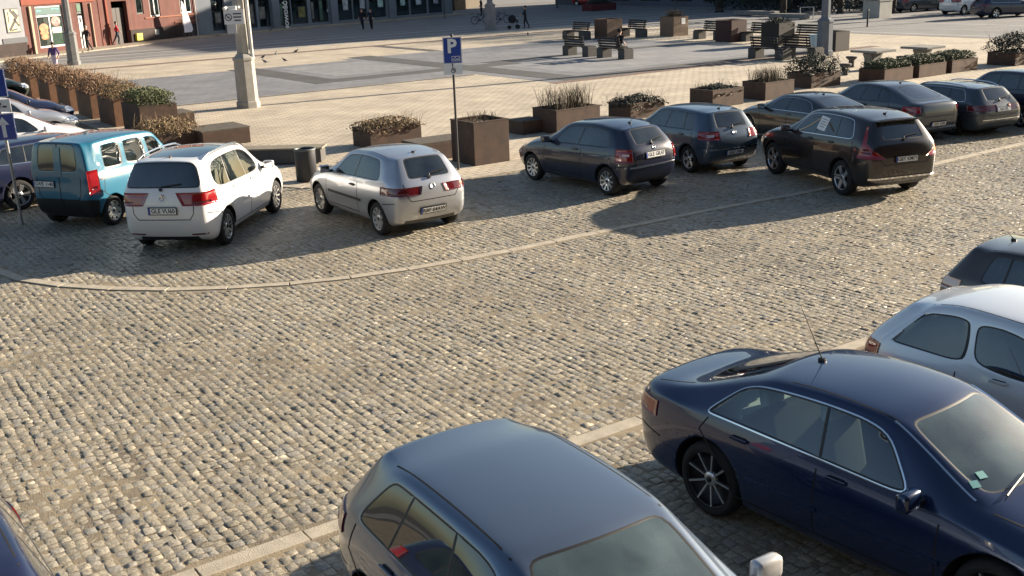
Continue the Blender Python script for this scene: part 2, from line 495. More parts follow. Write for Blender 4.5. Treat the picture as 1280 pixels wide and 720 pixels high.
def make_car(name, spec, label, cat, center, yaw, paint_mat, group='parked cars', glassm=None, rearglass=None, wheel=None, plate=None, tail=None, head=True,
             seat=SEATDK, seams='full', rails=None, antenna=None, handles=None, rub=None, badge=None, wiper=True, extras=None, mirror_mat=None, steer=True, fit=None, scale=(1.02, 1.04)):
    s = Spec(BASE); s.update(spec)
    glassm = glassm or GLASS; rearglass = rearglass or glassm
    if fit: center, yaw, scale = Vector((fit[0], fit[1], 0)), R(fit[2]), fit[3:]
    root = empty(name, center, yaw, label, cat, group)
    root.scale = (scale[0], scale[0], scale[0]*scale[1])
    bm, regions, S = car_cage(s)
    me = bpy.data.meshes.new('tmp'); bm.to_mesh(me); bm.free()
    tmp = bpy.data.objects.new('tmp', me); COL.objects.link(tmp)
    nmat = 3+len(regions)
    dummy = [paint_mat, BLACK, WELL]+[glassm]*len(regions)
    for k in range(nmat): me.materials.append(dummy[k] if k < 3 else bpy.data.materials.new('tmpm'))
    sm = tmp.modifiers.new('s', 'SUBSURF'); sm.levels = s.lvl; sm.render_levels = s.lvl
    # smooth body (before the wheel wells) for laying trim on
    dg = bpy.context.evaluated_depsgraph_get()
    me0 = bpy.data.meshes.new_from_object(tmp.evaluated_get(dg))
    bm0 = bmesh.new(); bm0.from_mesh(me0); bvh = BVHTree.FromBMesh(bm0)
    # wheel wells
    cb = NB(); w = s.W/2
    for x in (-s.wb/2, s.wb/2):
        for sg in (1, -1):
            cyl(cb, (x, sg*(w-.30), s.rw), (x, sg*(w+.3), s.rw), s.rw+s.get('arch', .055), n=40, mi=2)
    cme = bpy.data.meshes.new('tmpc'); cb.to_mesh(cme); cb.free()
    for k in range(nmat): cme.materials.append(me.materials[k])
    cut = bpy.data.objects.new('tmpc', cme); COL.objects.link(cut)
    bo = tmp.modifiers.new('b', 'BOOLEAN'); bo.object = cut; bo.operation = 'DIFFERENCE'; bo.solver = 'EXACT'; bo.material_mode = 'INDEX'
    dg = bpy.context.evaluated_depsgraph_get()
    me1 = bpy.data.meshes.new_from_object(tmp.evaluated_get(dg))
    bm = bmesh.new(); bm.from_mesh(me1)
    for o in (tmp, cut):
        COL.objects.unlink(o); bpy.data.objects.remove(o)
    bm.normal_update()
    inv = {v: k for k, v in regions.items()}
    SEAL, CHR = nmat, nmat+1
    # rounded daylight openings, then chrome ring, body-coloured pillars and black seals
    for sg in (1, -1):
        ids = [v for k, v in regions.items() if k.startswith('side_window') and k.endswith('_%d' % sg)]
        fs = [f for f in bm.faces if f.material_index in ids]
        if not fs: continue
        if not s.pin: round_corners(bm, fs, bvh, s.get('rnd', 5))
        if s.chrome:
            r = bmesh.ops.inset_region(bm, faces=fs, thickness=s.chrome, depth=.003)
            for f in r['faces']: f.material_index = CHR
    for k, v in regions.items():
        fs = [f for f in bm.faces if f.material_index == v]
        if not fs: continue
        pin = s.pin if k.startswith('side') else 0
        if pin:
            r = bmesh.ops.inset_region(bm, faces=fs, thickness=pin)
            for f in r['faces']: f.material_index = 0
            fs = [f for f in bm.faces if f.material_index == v]
        if pin or not k.startswith('side'): round_corners(bm, fs, bvh, s.get('rnd', 5) if pin else 3)
        r = bmesh.ops.inset_region(bm, faces=fs, thickness=s.seal*(1.3 if not k.startswith('side') else 1), depth=-.004)
        for f in r['faces']: f.material_index = SEAL
    # split
    def take(ids, nm, mts, remap):
        b2 = bm.copy()
        bmesh.ops.delete(b2, geom=[f for f in b2.faces if f.material_index not in ids], context='FACES')
        for f in b2.faces: f.material_index = remap.get(f.material_index, 0)
        o = obj(nm, b2, mts, root)
        return o
    body_o = take({0, 1, 2, SEAL, CHR}, 'body', [paint_mat, BLACK, WELL, BLACK, CHROME, SEAM], {0: 0, 1: 1, 2: 2, SEAL: 3, CHR: 4})
    for k, v in regions.items():
        nm = 'side_window' if k.startswith('side') else k
        take({v}, nm, [rearglass if k == 'rear_window' or (s.get('darkrear') and k.startswith('side') and not k.startswith('side_window%d' % (4+(0 if s.kind == 'hatch' else 1)))) else (GLASSDK if k == 'sunroof' else (GLASSWS if k == 'windscreen' else glassm))], {v: 0})
    bm.free()
    hx = s.wb/2
    # --- surface probes
    def hit(o, d):
        loc, n, i, dist = bvh.ray_cast(Vector(o), Vector(d).normalized())
        return (loc, n) if loc is not None else (None, None)
    def side(x, z, sg): return hit((x, sg*3, z), (0, -sg, 0))
    def back(y, z): return hit((-6, y, z), (1, 0, 0))
    def front(y, z): return hit((6, y, z), (-1, 0, 0))
    def top(x, y): return hit((x, y, 4), (0, 0, -1))
    def line(fn, pts, n=10):
        P, N = [], []
        for i in range(len(pts)-1):
            for k in range(n if i < len(pts)-2 else n+1):
                t = k/n
                a = [pts[i][q]+(pts[i+1][q]-pts[i][q])*t for q in range(len(pts[i]))]
                l, nn = fn(*a)
                if l is not None: P.append(l); N.append(nn)
        return P, N
    def corner(cx, cy, ang, z):
        d = Vector((math.cos(ang), math.sin(ang), 0)); o = Vector((cx, cy, z))
        return hit(o+d*4, -d)
    # --- panel gaps
    x0 = -s.ro-hx; x1 = s.wb+s.fo-hx
    if seams:
        bs = NB(); gw = s.get('gap', .016)
        for sg in (1, -1):
            f = lambda x, z: side(x, z, sg)
            xb = s.B[0]-hx; xa = s.A[0]-hx
            zl = s.gc+.13
            cols = [(xb, s.zbf), (xa+.10, s.zbf-.05)]
            for (xx, zt) in cols:
                P, N = line(f, [(xx, zl), (xx+(.0), zt-.03)], 14)
                if len(P) > 1: strip_mesh(bs, P, N, gw, .0015)
            xr = (s.D[0] if s.get('doors', 4) == 4 else s.B[0])-hx
            if s.get('doors', 4) == 4:
                P, N = line(f, [(xr+.10, s.zbr-.03), (xr+.02, s.rw*2+.12), (xr+.36, .50), (xr+.42, zl)], 8)
                if len(P) > 1: strip_mesh(bs, P, N, gw, .0015)
            P, N = line(f, [(xr+.42 if s.get('doors', 4) == 4 else xb, zl), (xa+.10, zl)], 12)
            if len(P) > 1: strip_mesh(bs, P, N, gw, .0015)
            # bumper gaps
            P, N = line(f, [(x0+.10, s.zbr-.34), (x0+.42, s.zbr-.38)], 6)
            if len(P) > 1: strip_mesh(bs, P, N, gw, .0015)
        # bonnet
        yb = .74*w
        P, N = line(top, [(x1-.38, -yb*.8), (s.xcowl-hx-.05, -yb)], 10); strip_mesh(bs, P, N, gw, .0015)
        P, N = line(top, [(x1-.38, yb*.8), (s.xcowl-hx-.05, yb)], 10); strip_mesh(bs, P, N, gw, .0015)
        # tailgate / boot lid
        if s.kind == 'hatch':
            zt = s.zrb-.03; zb_ = s.get('zgate', .62); yt = .70*w*.95
            P, N = line(back, [(-yt, zt), (-yt*.95, zb_+.1), (-yt*.82, zb_), (yt*.82, zb_), (yt*.95, zb_+.1), (yt, zt)], 8)
        else:
            zb_ = s.zdeck-.36; yt = .62*w
            P, N = line(back, [(-yt, s.zdeck-.08), (-yt*.92, zb_), (yt*.92, zb_), (yt, s.zdeck-.08)], 8)
            P2, N2 = line(top, [(x0+.2, yt*1.12), (s.xdk-hx-.05, yt*1.05)], 8); strip_mesh(bs, P2, N2, gw, .0015)
            P2, N2 = line(top, [(x0+.2, -yt*1.12), (s.xdk-hx-.05, -yt*1.05)], 8); strip_mesh(bs, P2, N2, gw, .0015)
        if len(P) > 1: strip_mesh(bs, P, N, gw, .0015)
        # roof channels
        if s.get('roofline', True):
            for sg in (1, -1):
                P, N = line(top, [((s.xrt-hx)+.26, sg*s.can*w*.90), (s.xhdr-hx-.02, sg*s.can*w*.90)], 12); strip_mesh(bs, P, N, .014, .0012)
        for f in bs.faces: f.material_index = 5
        mt_ = bpy.data.meshes.new('tmp'); bs.to_mesh(mt_); bs.free()
        b2 = bmesh.new(); b2.from_mesh(body_o.data); b2.from_mesh(mt_); b2.to_mesh(body_o.data); b2.free()
    # --- lamps
    for sg in (1, -1):
        if tail:
            bt = NB()
            za, zb2 = tail['z']; nr, nc = 7, 12
            cx = x0+tail.get('cx', .55); cy = sg*(w-tail.get('cy', .45))
            P, N = [], []
            for r in range(nr):
                t = r/(nr-1)
                z = za+(zb2-za)*t
                a0 = tail['a0'](t) if callable(tail['a0']) else tail['a0']
                a1 = tail['a1'](t) if callable(tail['a1']) else tail['a1']
                pr, nrw = [], []
                for c in range(nc):
                    a = R(a0+(a1-a0)*c/(nc-1))          # 0 = outwards, 90 = rearwards, >90 towards the middle
                    d = Vector((-math.sin(a), sg*math.cos(a), 0))
                    l, n_ = hit(Vector((cx, cy, z))+d*4, -d)
                    if l is None: l, n_ = Vector((cx, cy, z))+d*.5, d
                    pr.append(l); nrw.append(n_)
                P.append(pr); N.append(nrw)
            grid_patch(bt, P, N, .012, 0)
            if tail.get('white'):
                r0, r1, c0, c1 = tail['white']
                grid_patch(bt, [row[c0:c1] for row in P[r0:r1]], [row[c0:c1] for row in N[r0:r1]], .015, 1, base=-.006)
            else:
                grid_patch(bt, [row[3:9] for row in P[1:3]], [row[3:9] for row in N[1:3]], .0145, 2, base=-.006)
            obj('taillight', bt, [tail.get('mat', TAIL), TAILW, TAILDK], root)
        if head:
            hd = head if isinstance(head, dict) else {}
            bt = NB(); zc = s.zhood-.11
            P, N = [], []
            for r in range(5):
                z = zc-.07+.15*r/4
                pr, nrw = [], []
                for c in range(8):
                    a = R(88-62*c/7)
                    d = Vector((math.sin(a), sg*math.cos(a), 0)); cc = Vector((x1-.55, sg*(w-.55), z))
                    l, n_ = hit(cc+d*4, -d)
                    if l is None: l, n_ = cc+d*.5, d
                    pr.append(l); nrw.append(n_)
                P.append(pr); N.append(nrw)
            grid_patch(bt, P, N, .01, 0)
            obj('headlight', bt, hd.get('mat', HEAD), root)
    # --- wheels
    ws = wheel or {}
    for x in (-hx, hx):
        for sg in (1, -1):
            make_wheel('wheel', s.rw, s.tw, ws, root, (x, sg*(w-s.tw/2-.035), s.rw), sg)
    # --- mirrors
    for sg in (1, -1):
        bmi = NB()
        xm = s.A[0]-hx-.08; zmr = s.zbf+.08
        box(bmi, (xm, sg*(w+.085), zmr), (.10, .21, .145), bev=.035)
        for f in bmi.faces: f.smooth = True
        box(bmi, (xm, sg*(w-.035), zmr-.055), (.07, .14, .045), mi=1)
        box(bmi, (xm-.048, sg*(w+.09), zmr), (.012, .17, .105), mi=2)
        obj('mirror', bmi, [mirror_mat or paint_mat, BLACK, CHROME], root)
    # --- handles
    for hx_, hz in (handles or []):
        for sg in (1, -1):
            l, n_ = side(hx_-hx, hz, sg)
            if l is None: continue
            bh = NB(); box(bh, l+n_*.018, (.19, .022, .028), bev=.007)
            box(bh, l+n_*.002, (.13, .008, .05), mi=1)
            obj('door_handle', bh, [s.get('hmat', paint_mat), BLACK], root)
    # --- rub strips
    if rub:
        for sg in (1, -1):
            br = NB()
            for (a, b, z, wd) in rub['segs']:
                P, N = line(lambda x, zz: side(x, zz, sg), [(a-hx, z), (b-hx, z)], 14)
                strip_mesh(br, P, N, wd, .014)
            obj('rub_strip', br, rub.get('mat', BLACK), root)
    # --- plate
    if plate:
        l, n_ = back(plate.get('y', 0), plate['z'])
        bp = NB()
        box(bp, (0, 0, 0), (.012, .55, .135), mi=2); box(bp, (-.004, -.015, 0), (.010, .49, .105), mi=0); box(bp, (-.004, .245, 0), (.0102, .035, .105), mi=1)
        po = obj('license_plate', bp, [WHITEP, BLUEP, BLACK], root, loc=l+Vector((-.022, 0, 0)))
        tilt = math.atan2(n_.z, -n_.x)*.8
        po.rotation_euler = (0, tilt, 0)
        M = Matrix(((0, 0, -1, -.0105), (-1, 0, 0, -.015), (0, 1, 0, 0), (0, 0, 0, 1)))
        text_mesh('plate_text', plate['t'], .105, INKP, po, M, .001, .002)
    if badge:
        l, n_ = back(0, badge['z'])
        bb = NB(); q = n_.to_track_quat('Z', 'Y').to_matrix().to_4x4()
        rb = badge.get('r', .05)
        lathe(bb, [(rb, -.004), (rb, .008), (rb*.84, .010), (rb*.82, .006), (.001, .006)], 20, M=Matrix.Translation(l) @ q)
        if badge.get('vw'):
            for (a, b, c, d) in ((-.6, .5, -.25, -.55), (-.25, -.55, 0, .1), (0, .1, .25, -.55), (.25, -.55, .6, .5), (-.28, .72, 0, .1), (0, .1, .28, .72)):
                p, p2 = Vector((l.x-.014, -a*rb, l.z+b*rb)), Vector((l.x-.014, -c*rb, l.z+d*rb))
                cyl(bb, p, p2, rb*.085, n=6)
        obj('badge', bb, badge.get('mat', CHROME), root)
    # --- wipers
    if wiper:
        for y0, y1 in ((.10, .56), (-.50, -.04)):
            bw = NB()
            P, N = line(top, [(s.xcowl-hx-.02-abs(y0)*.12, y0*.9), (s.xcowl-hx-.14-abs(y1)*.12, y1)], 6)
            if P:
                P = [p+n_*.02 for p, n_ in zip(P, N)]
                tube(bw, P, .009, 5)
            obj('wiper', bw, BLACK, root)
        if s.kind == 'hatch' and wiper != 'front':
            bw = NB()
            zz = s.zrb+.05
            P, N = line(back, [(.02, zz-.02), (.0, zz+.03), (-.36, zz+.07)], 5)
            P = [p+n_*.02 for p, n_ in zip(P, N)]
            if len(P) > 1:
                tube(bw, P, .010, 5); cyl(bw, P[0]-N[0]*.02, P[0]+N[0]*.02, .028, n=10)
            obj('rear_wiper', bw, BLACK, root)
    # --- antenna
    if antenna:
        ax, ay, dx, dz = antenna
        l, n_ = top(ax-hx, ay)
        ba = NB(); box(ba, l+Vector((0, 0, .01)), (.07, .04, .03), bev=.008)
        cyl(ba, l+Vector((0, 0, .015)), l+Vector((dx, 0, dz)), .006, .003, 6)
        obj('antenna', ba, BLACK, root)
    # --- roof rails
    if rails:
        for sg in (1, -1):
            br = NB(); P = []
            a, b = s.xrt-hx+.22, s.xhdr-hx-.05
            for k in range(13):
                t = k/12; x = a+(b-a)*t
                l, n_ = top(x, sg*s.can*w*.93)
                hgt = .05*min(1, min(t, 1-t)*7)
                P.append(l+Vector((0, 0, hgt)))
            tube(br, P, .018, 8)
            obj('roof_rail', br, rails, root)
    # --- inside
    zf = s.gc+.12
    def seat_bm(x, y, wd, hr=True, dz=0):
        b = NB()
        box(b, (x+.02, y, zf+.24), (.52, wd, .18), bev=.05)
        box(b, (x-.28, y, zf+.56+dz*.5), (.16, wd*.95, .60+dz), ry=R(-14), bev=.06)
        for f in b.faces: f.material_index = 0
        for yy in ((0,) if hr is True else hr):
            box(b, (x-.38, y+yy, zf+.93+dz), (.10, .26, .18), ry=R(-10), bev=.045, mi=1)
            cyl(b, (x-.36, y+yy-.05, zf+.8), (x-.37, y+yy-.05, zf+.9), .008, n=6); cyl(b, (x-.36, y+yy+.05, zf+.8), (x-.37, y+yy+.05, zf+.9), .008, n=6)
        for f in b.faces: f.smooth = True
        return b
    xs = s.get('seatx', s.B[0]+.18)-hx
    xr_ = max(xs-.80, s.xrt-hx+.70)
    for sg in (1, -1): obj('seat', seat_bm(xs, sg*.37, .5, True, -.07), [SEATDK, seat], root)
    obj('rear_seat', seat_bm(xs-.66 if s.kind == 'notch' else xr_, 0, 1.16, (-.36, .36), -.13), [SEATDK, seat], root)
    bd = NB(); box(bd, (s.xcowl-hx-.42, 0, s.zbf-.13), (.62, s.W*.80, .2), bev=.05)
    obj('dashboard', bd, DASH, root)
    if steer:
        bd = NB()
        M = Matrix.Translation((s.xcowl-hx-.80, .37, s.zbf-.02)) @ Matrix.Rotation(R(-65), 4, 'Y')
        lathe(bd, [(.185+.016*math.cos(a), .016*math.sin(a)) for a in [2*PI*k/8 for k in range(9)]], 24, M=M)
        lathe(bd, [(.06, -.02), (.06, .02), (.001, .03)], 12, M=M)
        for a in (0, 1, 2): 
            p = Vector((.18*math.cos(a*PI), .18*math.sin(a*PI), 0)) if a < 2 else Vector((0, 0, -.1))
            cyl(bd, M @ Vector((0, 0, 0)), M @ p, .014, n=6)
        obj('steering_wheel', bd, DASH, root)
    if extras:
        extras(dict(root=root, s=s, hx=hx, w=w, side=side, back=back, top=top, front=front, line=line, x0=x0, x1=x1, hit=hit))
    bm0.free()
    return root
# ------------------------------------------------------------------ the cars of the photograph
def rot2(yaw, x, y): return Vector((math.cos(yaw)*x-math.sin(yaw)*y, math.sin(yaw)*x+math.cos(yaw)*y, 0))
def at_axle(x, y, yaw_deg, wb):
    yaw = R(yaw_deg); return Vector((x, y, 0))+rot2(yaw, wb/2, 0), yaw
def at_px(u, v, z, lx, ly, yaw_deg):
    """centre of a car whose point (lx, ly, z) is seen at photo pixel u, v"""
    yaw = R(yaw_deg); g = G(u, v, z); g.z = 0
    return g-rot2(yaw, lx, ly), yaw

P_WHITE = paint('paint_white', (.72, .73, .74), 0, .3, .10)
P_TURQ = paint('paint_turquoise', (.013, .13, .215), .1, .3, .10)
P_SILVER = paint('paint_silver', (.43, .45, .49), .6, .3, .10)
P_NAVYBLACK = paint('paint_blue_black', (.006, .010, .032), .0, .3, .015)
P_GOLF = paint('paint_slate_grey', (.055, .085, .125), .35, .3, .07)
P_BLACK = paint('paint_black', (.005, .005, .008), .0, .3, .015)
P_VOLVO = paint('paint_black_brown', (.011, .006, .006), .0, .3, .02)
P_GREY = paint('paint_graphite', (.045, .055, .07), .3, .3, .06)
P_AVANT = paint('paint_steel_grey', (.045, .06, .075), .3, .3, .07)
P_DKBLUE = paint('paint_dark_blue', (.008, .012, .04), .05, .3, .06)
P_NAVY = paint('paint_navy', (.004, .018, .070), .30, .26, .05)
P_A3 = paint('paint_blue_grey', (.135, .175, .24), .62, .28, .05)
P_ICE = paint('paint_ice_blue', (.68, .72, .76), .25, .3, .06)
P_BROWN = paint('paint_dark_brown', (.028, .018, .016), .3, .3, .08)
P_RED = paint('paint_red', (.35, .02, .02), .2, .3, .08)
P_GREEN = paint('paint_dark_green', (.012, .03, .026), .2, .3, .06)

TOURAN = dict(wb=2.68, ro=.80, fo=.91, W=1.80, H=1.66, zbr=1.06, zbf=1.0, can=.74, xrb=-.72, xrt=-.52, zrt=1.60, zrb=1.10, xhdr=1.72, zhdr=1.57,
              xcowl=2.60, zcowl=1.06, zhood=.80, D=(-.46, -.38), C=(.36, .40), B=(1.20, 1.16), A=(2.16, 1.58), rw=.325, sunroof=(2, 4), fullrear=1, zgate=.62, rearw=.8, lvl=2)
KANGOO = dict(wb=2.60, ro=.62, fo=.78, W=1.68, H=1.80, zbr=1.12, zbf=1.05, can=.84, xrb=-.60, xrt=-.50, zrt=1.76, zrb=1.10, xhdr=1.55, zhdr=1.72,
              xcowl=2.42, zcowl=1.12, zhood=.84, D=(-.26, -.26), C=(.52, .50), B=(1.30, 1.26), A=(2.06, 1.62), rw=.30, pin=.055, dark_bumper=True, bow=.03, rearw=.86, gc=.2)
IBIZA = dict(wb=2.46, ro=.68, fo=.82, W=1.70, H=1.44, zbr=.98, zbf=.90, can=.70, xrb=-.58, xrt=-.28, zrt=1.37, zrb=.99, xhdr=1.42, zhdr=1.375,
             xcowl=2.28, zcowl=.95, zhood=.72, D=(-.22, .02), C=(.45, .48), B=(.72, .70), A=(1.94, 1.34), wins=((2, 4), (4, 5)), doors=2, rw=.30, zgate=.66, bow=.09, hmat=BLACK)
CLIO = dict(wb=2.47, ro=.60, fo=.74, W=1.64, H=1.42, zbr=.96, zbf=.90, can=.70, xrb=-.52, xrt=-.20, zrt=1.325, zrb=.99, xhdr=1.42, zhdr=1.36,
            xcowl=2.26, zcowl=.94, zhood=.74, D=(-.14, .02), C=(.40, .42), B=(.78, .74), A=(1.90, 1.36), wins=((2, 4), (4, 5)), doors=2, rw=.29, zgate=.60, bow=.10)
GOLF = dict(wb=2.58, ro=.75, fo=.88, W=1.76, H=1.48, zbr=1.0, zbf=.93, can=.70, xrb=-.62, xrt=-.34, zrt=1.42, zrb=1.02, xhdr=1.52, zhdr=1.42,
            xcowl=2.40, zcowl=.98, zhood=.74, D=(-.20, .0), C=(.16, .20), B=(.98, .95), A=(2.02, 1.44), rw=.315, zgate=.62, bow=.07)
XC60 = dict(wb=2.77, ro=.92, fo=.94, W=1.89, H=1.70, gc=.25, zbr=1.20, zbf=1.08, can=.67, xrb=-.82, xrt=-.52, zrt=1.60, zrb=1.18, xhdr=1.62, zhdr=1.62,
            xcowl=2.55, zcowl=1.14, zhood=.90, D=(-.42, -.08), C=(.30, .34), B=(1.06, 1.02), A=(2.14, 1.54), rw=.37, tw=.24, zgate=.74, bow=.08, seal=.014, chrome=.016)
COUPE = dict(kind='notch', wb=2.76, ro=.98, fo=.90, W=1.84, H=1.40, gc=.17, zbr=.96, zbf=.92, can=.66, xrt=.42, zrt=1.35, xhdr=1.66, zhdr=1.35,
             xcowl=2.55, zcowl=.96, zhood=.72, D=(.02, .42), C=(.60, .72), B=(1.05, 1.02), A=(2.10, 1.55), wins=((2, 4), (4, 5)), xdk=-.52, zdeck=.98, rw=.33, chrome=.014, doors=2)
LIFT = dict(kind='notch', wb=2.82, ro=1.02, fo=.96, W=1.85, H=1.56, gc=.19, zbr=1.08, zbf=1.0, can=.66, xrt=.30, zrt=1.49, xhdr=1.75, zhdr=1.48,
            xcowl=2.64, zcowl=1.04, zhood=.78, D=(-.10, .30), C=(.42, .48), B=(1.14, 1.10), A=(2.18, 1.62), xdk=-.62, zdeck=1.10, rw=.345)
AVANT = dict(wb=2.81, ro=1.02, fo=.92, W=1.83, H=1.46, zbr=1.0, zbf=.94, can=.67, xrb=-.86, xrt=-.50, zrt=1.40, zrb=1.0, xhdr=1.66, zhdr=1.40,
             xcowl=2.56, zcowl=.98, zhood=.72, D=(-.56, -.26), C=(.24, .28), B=(1.06, 1.02), A=(2.14, 1.56), rw=.33, chrome=.014, zgate=.64, bow=.07)
SUV = dict(wb=2.62, ro=.92, fo=.90, W=1.82, H=1.68, gc=.23, zbr=1.14, zbf=1.05, can=.70, xrb=-.84, xrt=-.58, zrt=1.60, zrb=1.12, xhdr=1.56, zhdr=1.60,
           xcowl=2.44, zcowl=1.10, zhood=.86, D=(-.50, -.40), C=(.20, .22), B=(.98, .94), A=(2.0, 1.48), rw=.35, tw=.23, zgate=.70)
A3 = dict(wb=2.578, ro=.80, fo=.88, W=1.765, H=1.43, zbr=.98, zbf=.92, can=.685, xrb=-.66, xrt=-.36, zrt=1.365, zrb=1.0, xhdr=1.37, zhdr=1.385,
          xcowl=2.28, zcowl=.96, zhood=.72, D=(-.34, .06), C=(.20, .26), B=(.94, .90), A=(1.92, 1.29), rw=.316, lvl=3, zgate=.62, bow=.08, seal=.014)
SEDAN = dict(kind='notch', wb=2.72, ro=1.02, fo=.98, W=1.80, H=1.42, gc=.17, zbr=.95, zbf=.88, can=.665, xrt=.40, zrt=1.365, xhdr=1.72, zhdr=1.365,
             xcowl=2.62, zcowl=.95, zhood=.70, D=(-.12, .34), C=(.22, .48), B=(1.16, 1.12), A=(2.16, 1.62), wins=((2, 4), (4, 5)), xdk=-.36, zdeck=.99, rw=.342, tw=.21, chrome=.013, lvl=3, nose=.05)
MICRA = dict(wb=2.43, ro=.60, fo=.69, W=1.66, H=1.54, zbr=.97, zbf=.90, can=.71, xrb=-.52, xrt=-.14, zrt=1.39, zrb=1.0, xhdr=1.40, zhdr=1.46, rnd=7, seatx=1.0,
             xcowl=2.20, zcowl=1.04, zhood=.80, D=(-.34, .12), C=(.12, .30), B=(.56, .54), A=(1.66, 1.24), wins=((2, 4), (4, 5)), doors=2, rw=.295, pin=.022, lvl=3, bow=.1)
HATCH = dict(wb=2.5, ro=.68, fo=.80, W=1.70, H=1.50, zbr=1.02, zbf=.94, can=.69, xrb=-.56, xrt=-.30, zrt=1.44, zrb=1.04, xhdr=1.46, zhdr=1.43,
             xcowl=2.32, zcowl=.98, zhood=.76, D=(-.06, .04), C=(.14, .18), B=(.94, .90), A=(1.96, 1.40), rw=.30, bow=.08)
CITY = dict(HATCH)

SP10 = dict(n=10, w=.04)
SP5 = dict(n=5, twin=True, gap=.26, w=.045)
SP9 = dict(n=9, w=.07)
SP8D = dict(rim=.76, n=9, w=.017, mat=ALLOY, back=DARKALLOY, barrel=0)
STEEL = dict(n=7, w=.10)
GR_FAR = 'cars parked in the row in front of the square'
GR_LEFT = 'cars parked by the row of planters on the left'
GR_NEAR = 'cars parked below the camera'

def kangoo_extras(c):
    root, s, side, back, hx, line, x0 = c['root'], c['s'], c['side'], c['back'], c['hx'], c['line'], c['x0']
    # door split, window pillar and sliding rail
    b = NB()
    P, N = line(back, [(-.02, .45), (-.02, 1.72)], 16); strip_mesh(b, P, N, .02, .003)
    obj('door_split', b, SEAM, root)
    b = NB(); P, N = line(back, [(-.02, 1.08), (-.02, 1.66)], 8); strip_mesh(b, P, N, .19, .012)
    obj('rear_door_frame', b, P_TURQ, root)
    for sg in (1, -1):
        b = NB(); P, N = line(lambda x, z: side(x, z, sg), [(-.48-hx, 1.00), (.50-hx, .98)], 8); strip_mesh(b, P, N, .035, .004)
        obj('sliding_door_rail', b, BLACK, root)
def touran_extras(c):
    root, s, back, line, w = c['root'], c['s'], c['back'], c['line'], c['w']
    for sg in (1, -1):
        b = NB(); P, N = line(back, [(sg*.45, .34), (sg*.76, .36)], 5); strip_mesh(b, P, N, .035, .006)
        obj('bumper_reflector', b, TAILDK, root)
def volvo_extras(c):
    root, s, side, top, hx, line, back, w = c['root'], c['s'], c['side'], c['top'], c['hx'], c['line'], c['back'], c['w']
    l, n = side(.92-hx, 1.37, 1)
    b = NB(); box(b, (0, 0, 0), (.30, .006, .30), bev=.002)
    t = obj('paper_notice', b, mat('paper', (.8, .8, .78), .7), root, loc=l+n*.012)
    t.rotation_euler = (math.asin(max(-1, min(1, n.z))), R(-6), 0)
    b = NB()
    for k in range(4): box(b, (0, .004, .09-.055*k), (.2-.03*(k % 2), .003, .018))
    u = obj('notice_print', b, mat('grey_print', (.25, .25, .27), .7), t)
    # roof spoiler lip and bright bumper strip
    b = NB(); P, N = line(back, [(-.55, 1.60), (.55, 1.60)], 10)
    box(b, (s.xrt-hx-.07, 0, s.zrt-.035), (.22, 1.0, .03), ry=R(8), bev=.012)
    obj('roof_spoiler', b, P_VOLVO, root)
    b = NB(); P, N = line(back, [(-.80, .46), (.80, .46)], 14); strip_mesh(b, P, N, .05, .02)
    obj('bumper_trim', b, CHROME, root)
def bumper_chrome(z, wd=.035):
    def f(c):
        b = NB(); P, N = c['line'](c['back'], [(-.72, z), (.72, z)], 14); strip_mesh(b, P, N, wd, .012)
        obj('bumper_trim', b, CHROME, c['root'])
    return f
def sedan_extras(c):
    root, s, side, hx, line, top = c['root'], c['s'], c['side'], c['hx'], c['line'], c['top']
    for sg in (1, -1):
        b = NB()
        P, N = line(top, [(1.66-hx, sg*.555), (2.02-hx, sg*.60), (2.42-hx, sg*.655)], 8); strip_mesh(b, P, N, .016, .01)
        obj('pillar_trim', b, CHROME, root)
    # stickers low on the windscreen
    for (x, y) in ((2.34, -.54), (2.32, -.42)):
        l, n = top(x-hx, y)
        bb = NB(); box(bb, (0, 0, 0), (.075, .065, .004)); q = n.to_track_quat('Z', 'Y').to_matrix().to_4x4()
        o = obj('windscreen_sticker', bb, mat('sticker_teal', (.05, .28, .30), .5), root); o.matrix_local = Matrix.Translation(l+n*.004) @ q
    # rear parcel shelf
    b = NB(); box(b, (-.12-hx, 0, s.zbr-.06), (.55, 1.2, .04)); obj('parcel_shelf', b, SEATLT, root)

# --- the row before the square, left to right
c, y = at_axle(-9.11, 22.72, 66, KANGOO['wb'])
make_car('passenger_van', KANGOO, 'turquoise blue boxy passenger van with twin rear doors parked beside the white family car', 'van', c, y, P_TURQ, GR_FAR,
         fit=(-8.57, 23.85, 69, 1.007, 1.03), wheel=STEEL, plate=dict(z=.92, t='GWE 1140', y=.38), tail=dict(z=(.72, 1.20), a0=30, a1=57, cx=.5, cy=.42), handles=[(1.10, .98), (1.44, 1.0)], antenna=None, extras=kangoo_extras, wiper='front')
c, y = at_axle(-6.19, 20.30, 82, TOURAN['wb'])
make_car('family_car', TOURAN, 'white family car with roof rails and dark panoramic roof seen from behind', 'car', c, y, P_WHITE, GR_FAR, rearglass=GLASSDK,
         fit=(-6.07, 21.75, 81.8, 1.02, 1.06), wheel=SP10, plate=dict(z=.78, t='GLE VU60'), tail=dict(z=(.86, 1.08), a0=lambda t: 22, a1=lambda t: 104-12*(1-t), cx=.6, cy=.5, white=None), rails=CHROME, antenna=(-.25, 0, -.38, .06), badge=dict(z=1.0, r=.07, vw=1),
         handles=[(.50, .96), (1.40, .94)], extras=touran_extras, mirror_mat=P_WHITE)
c, y = at_axle(-1.98, 21.20, 124.6, IBIZA['wb'])
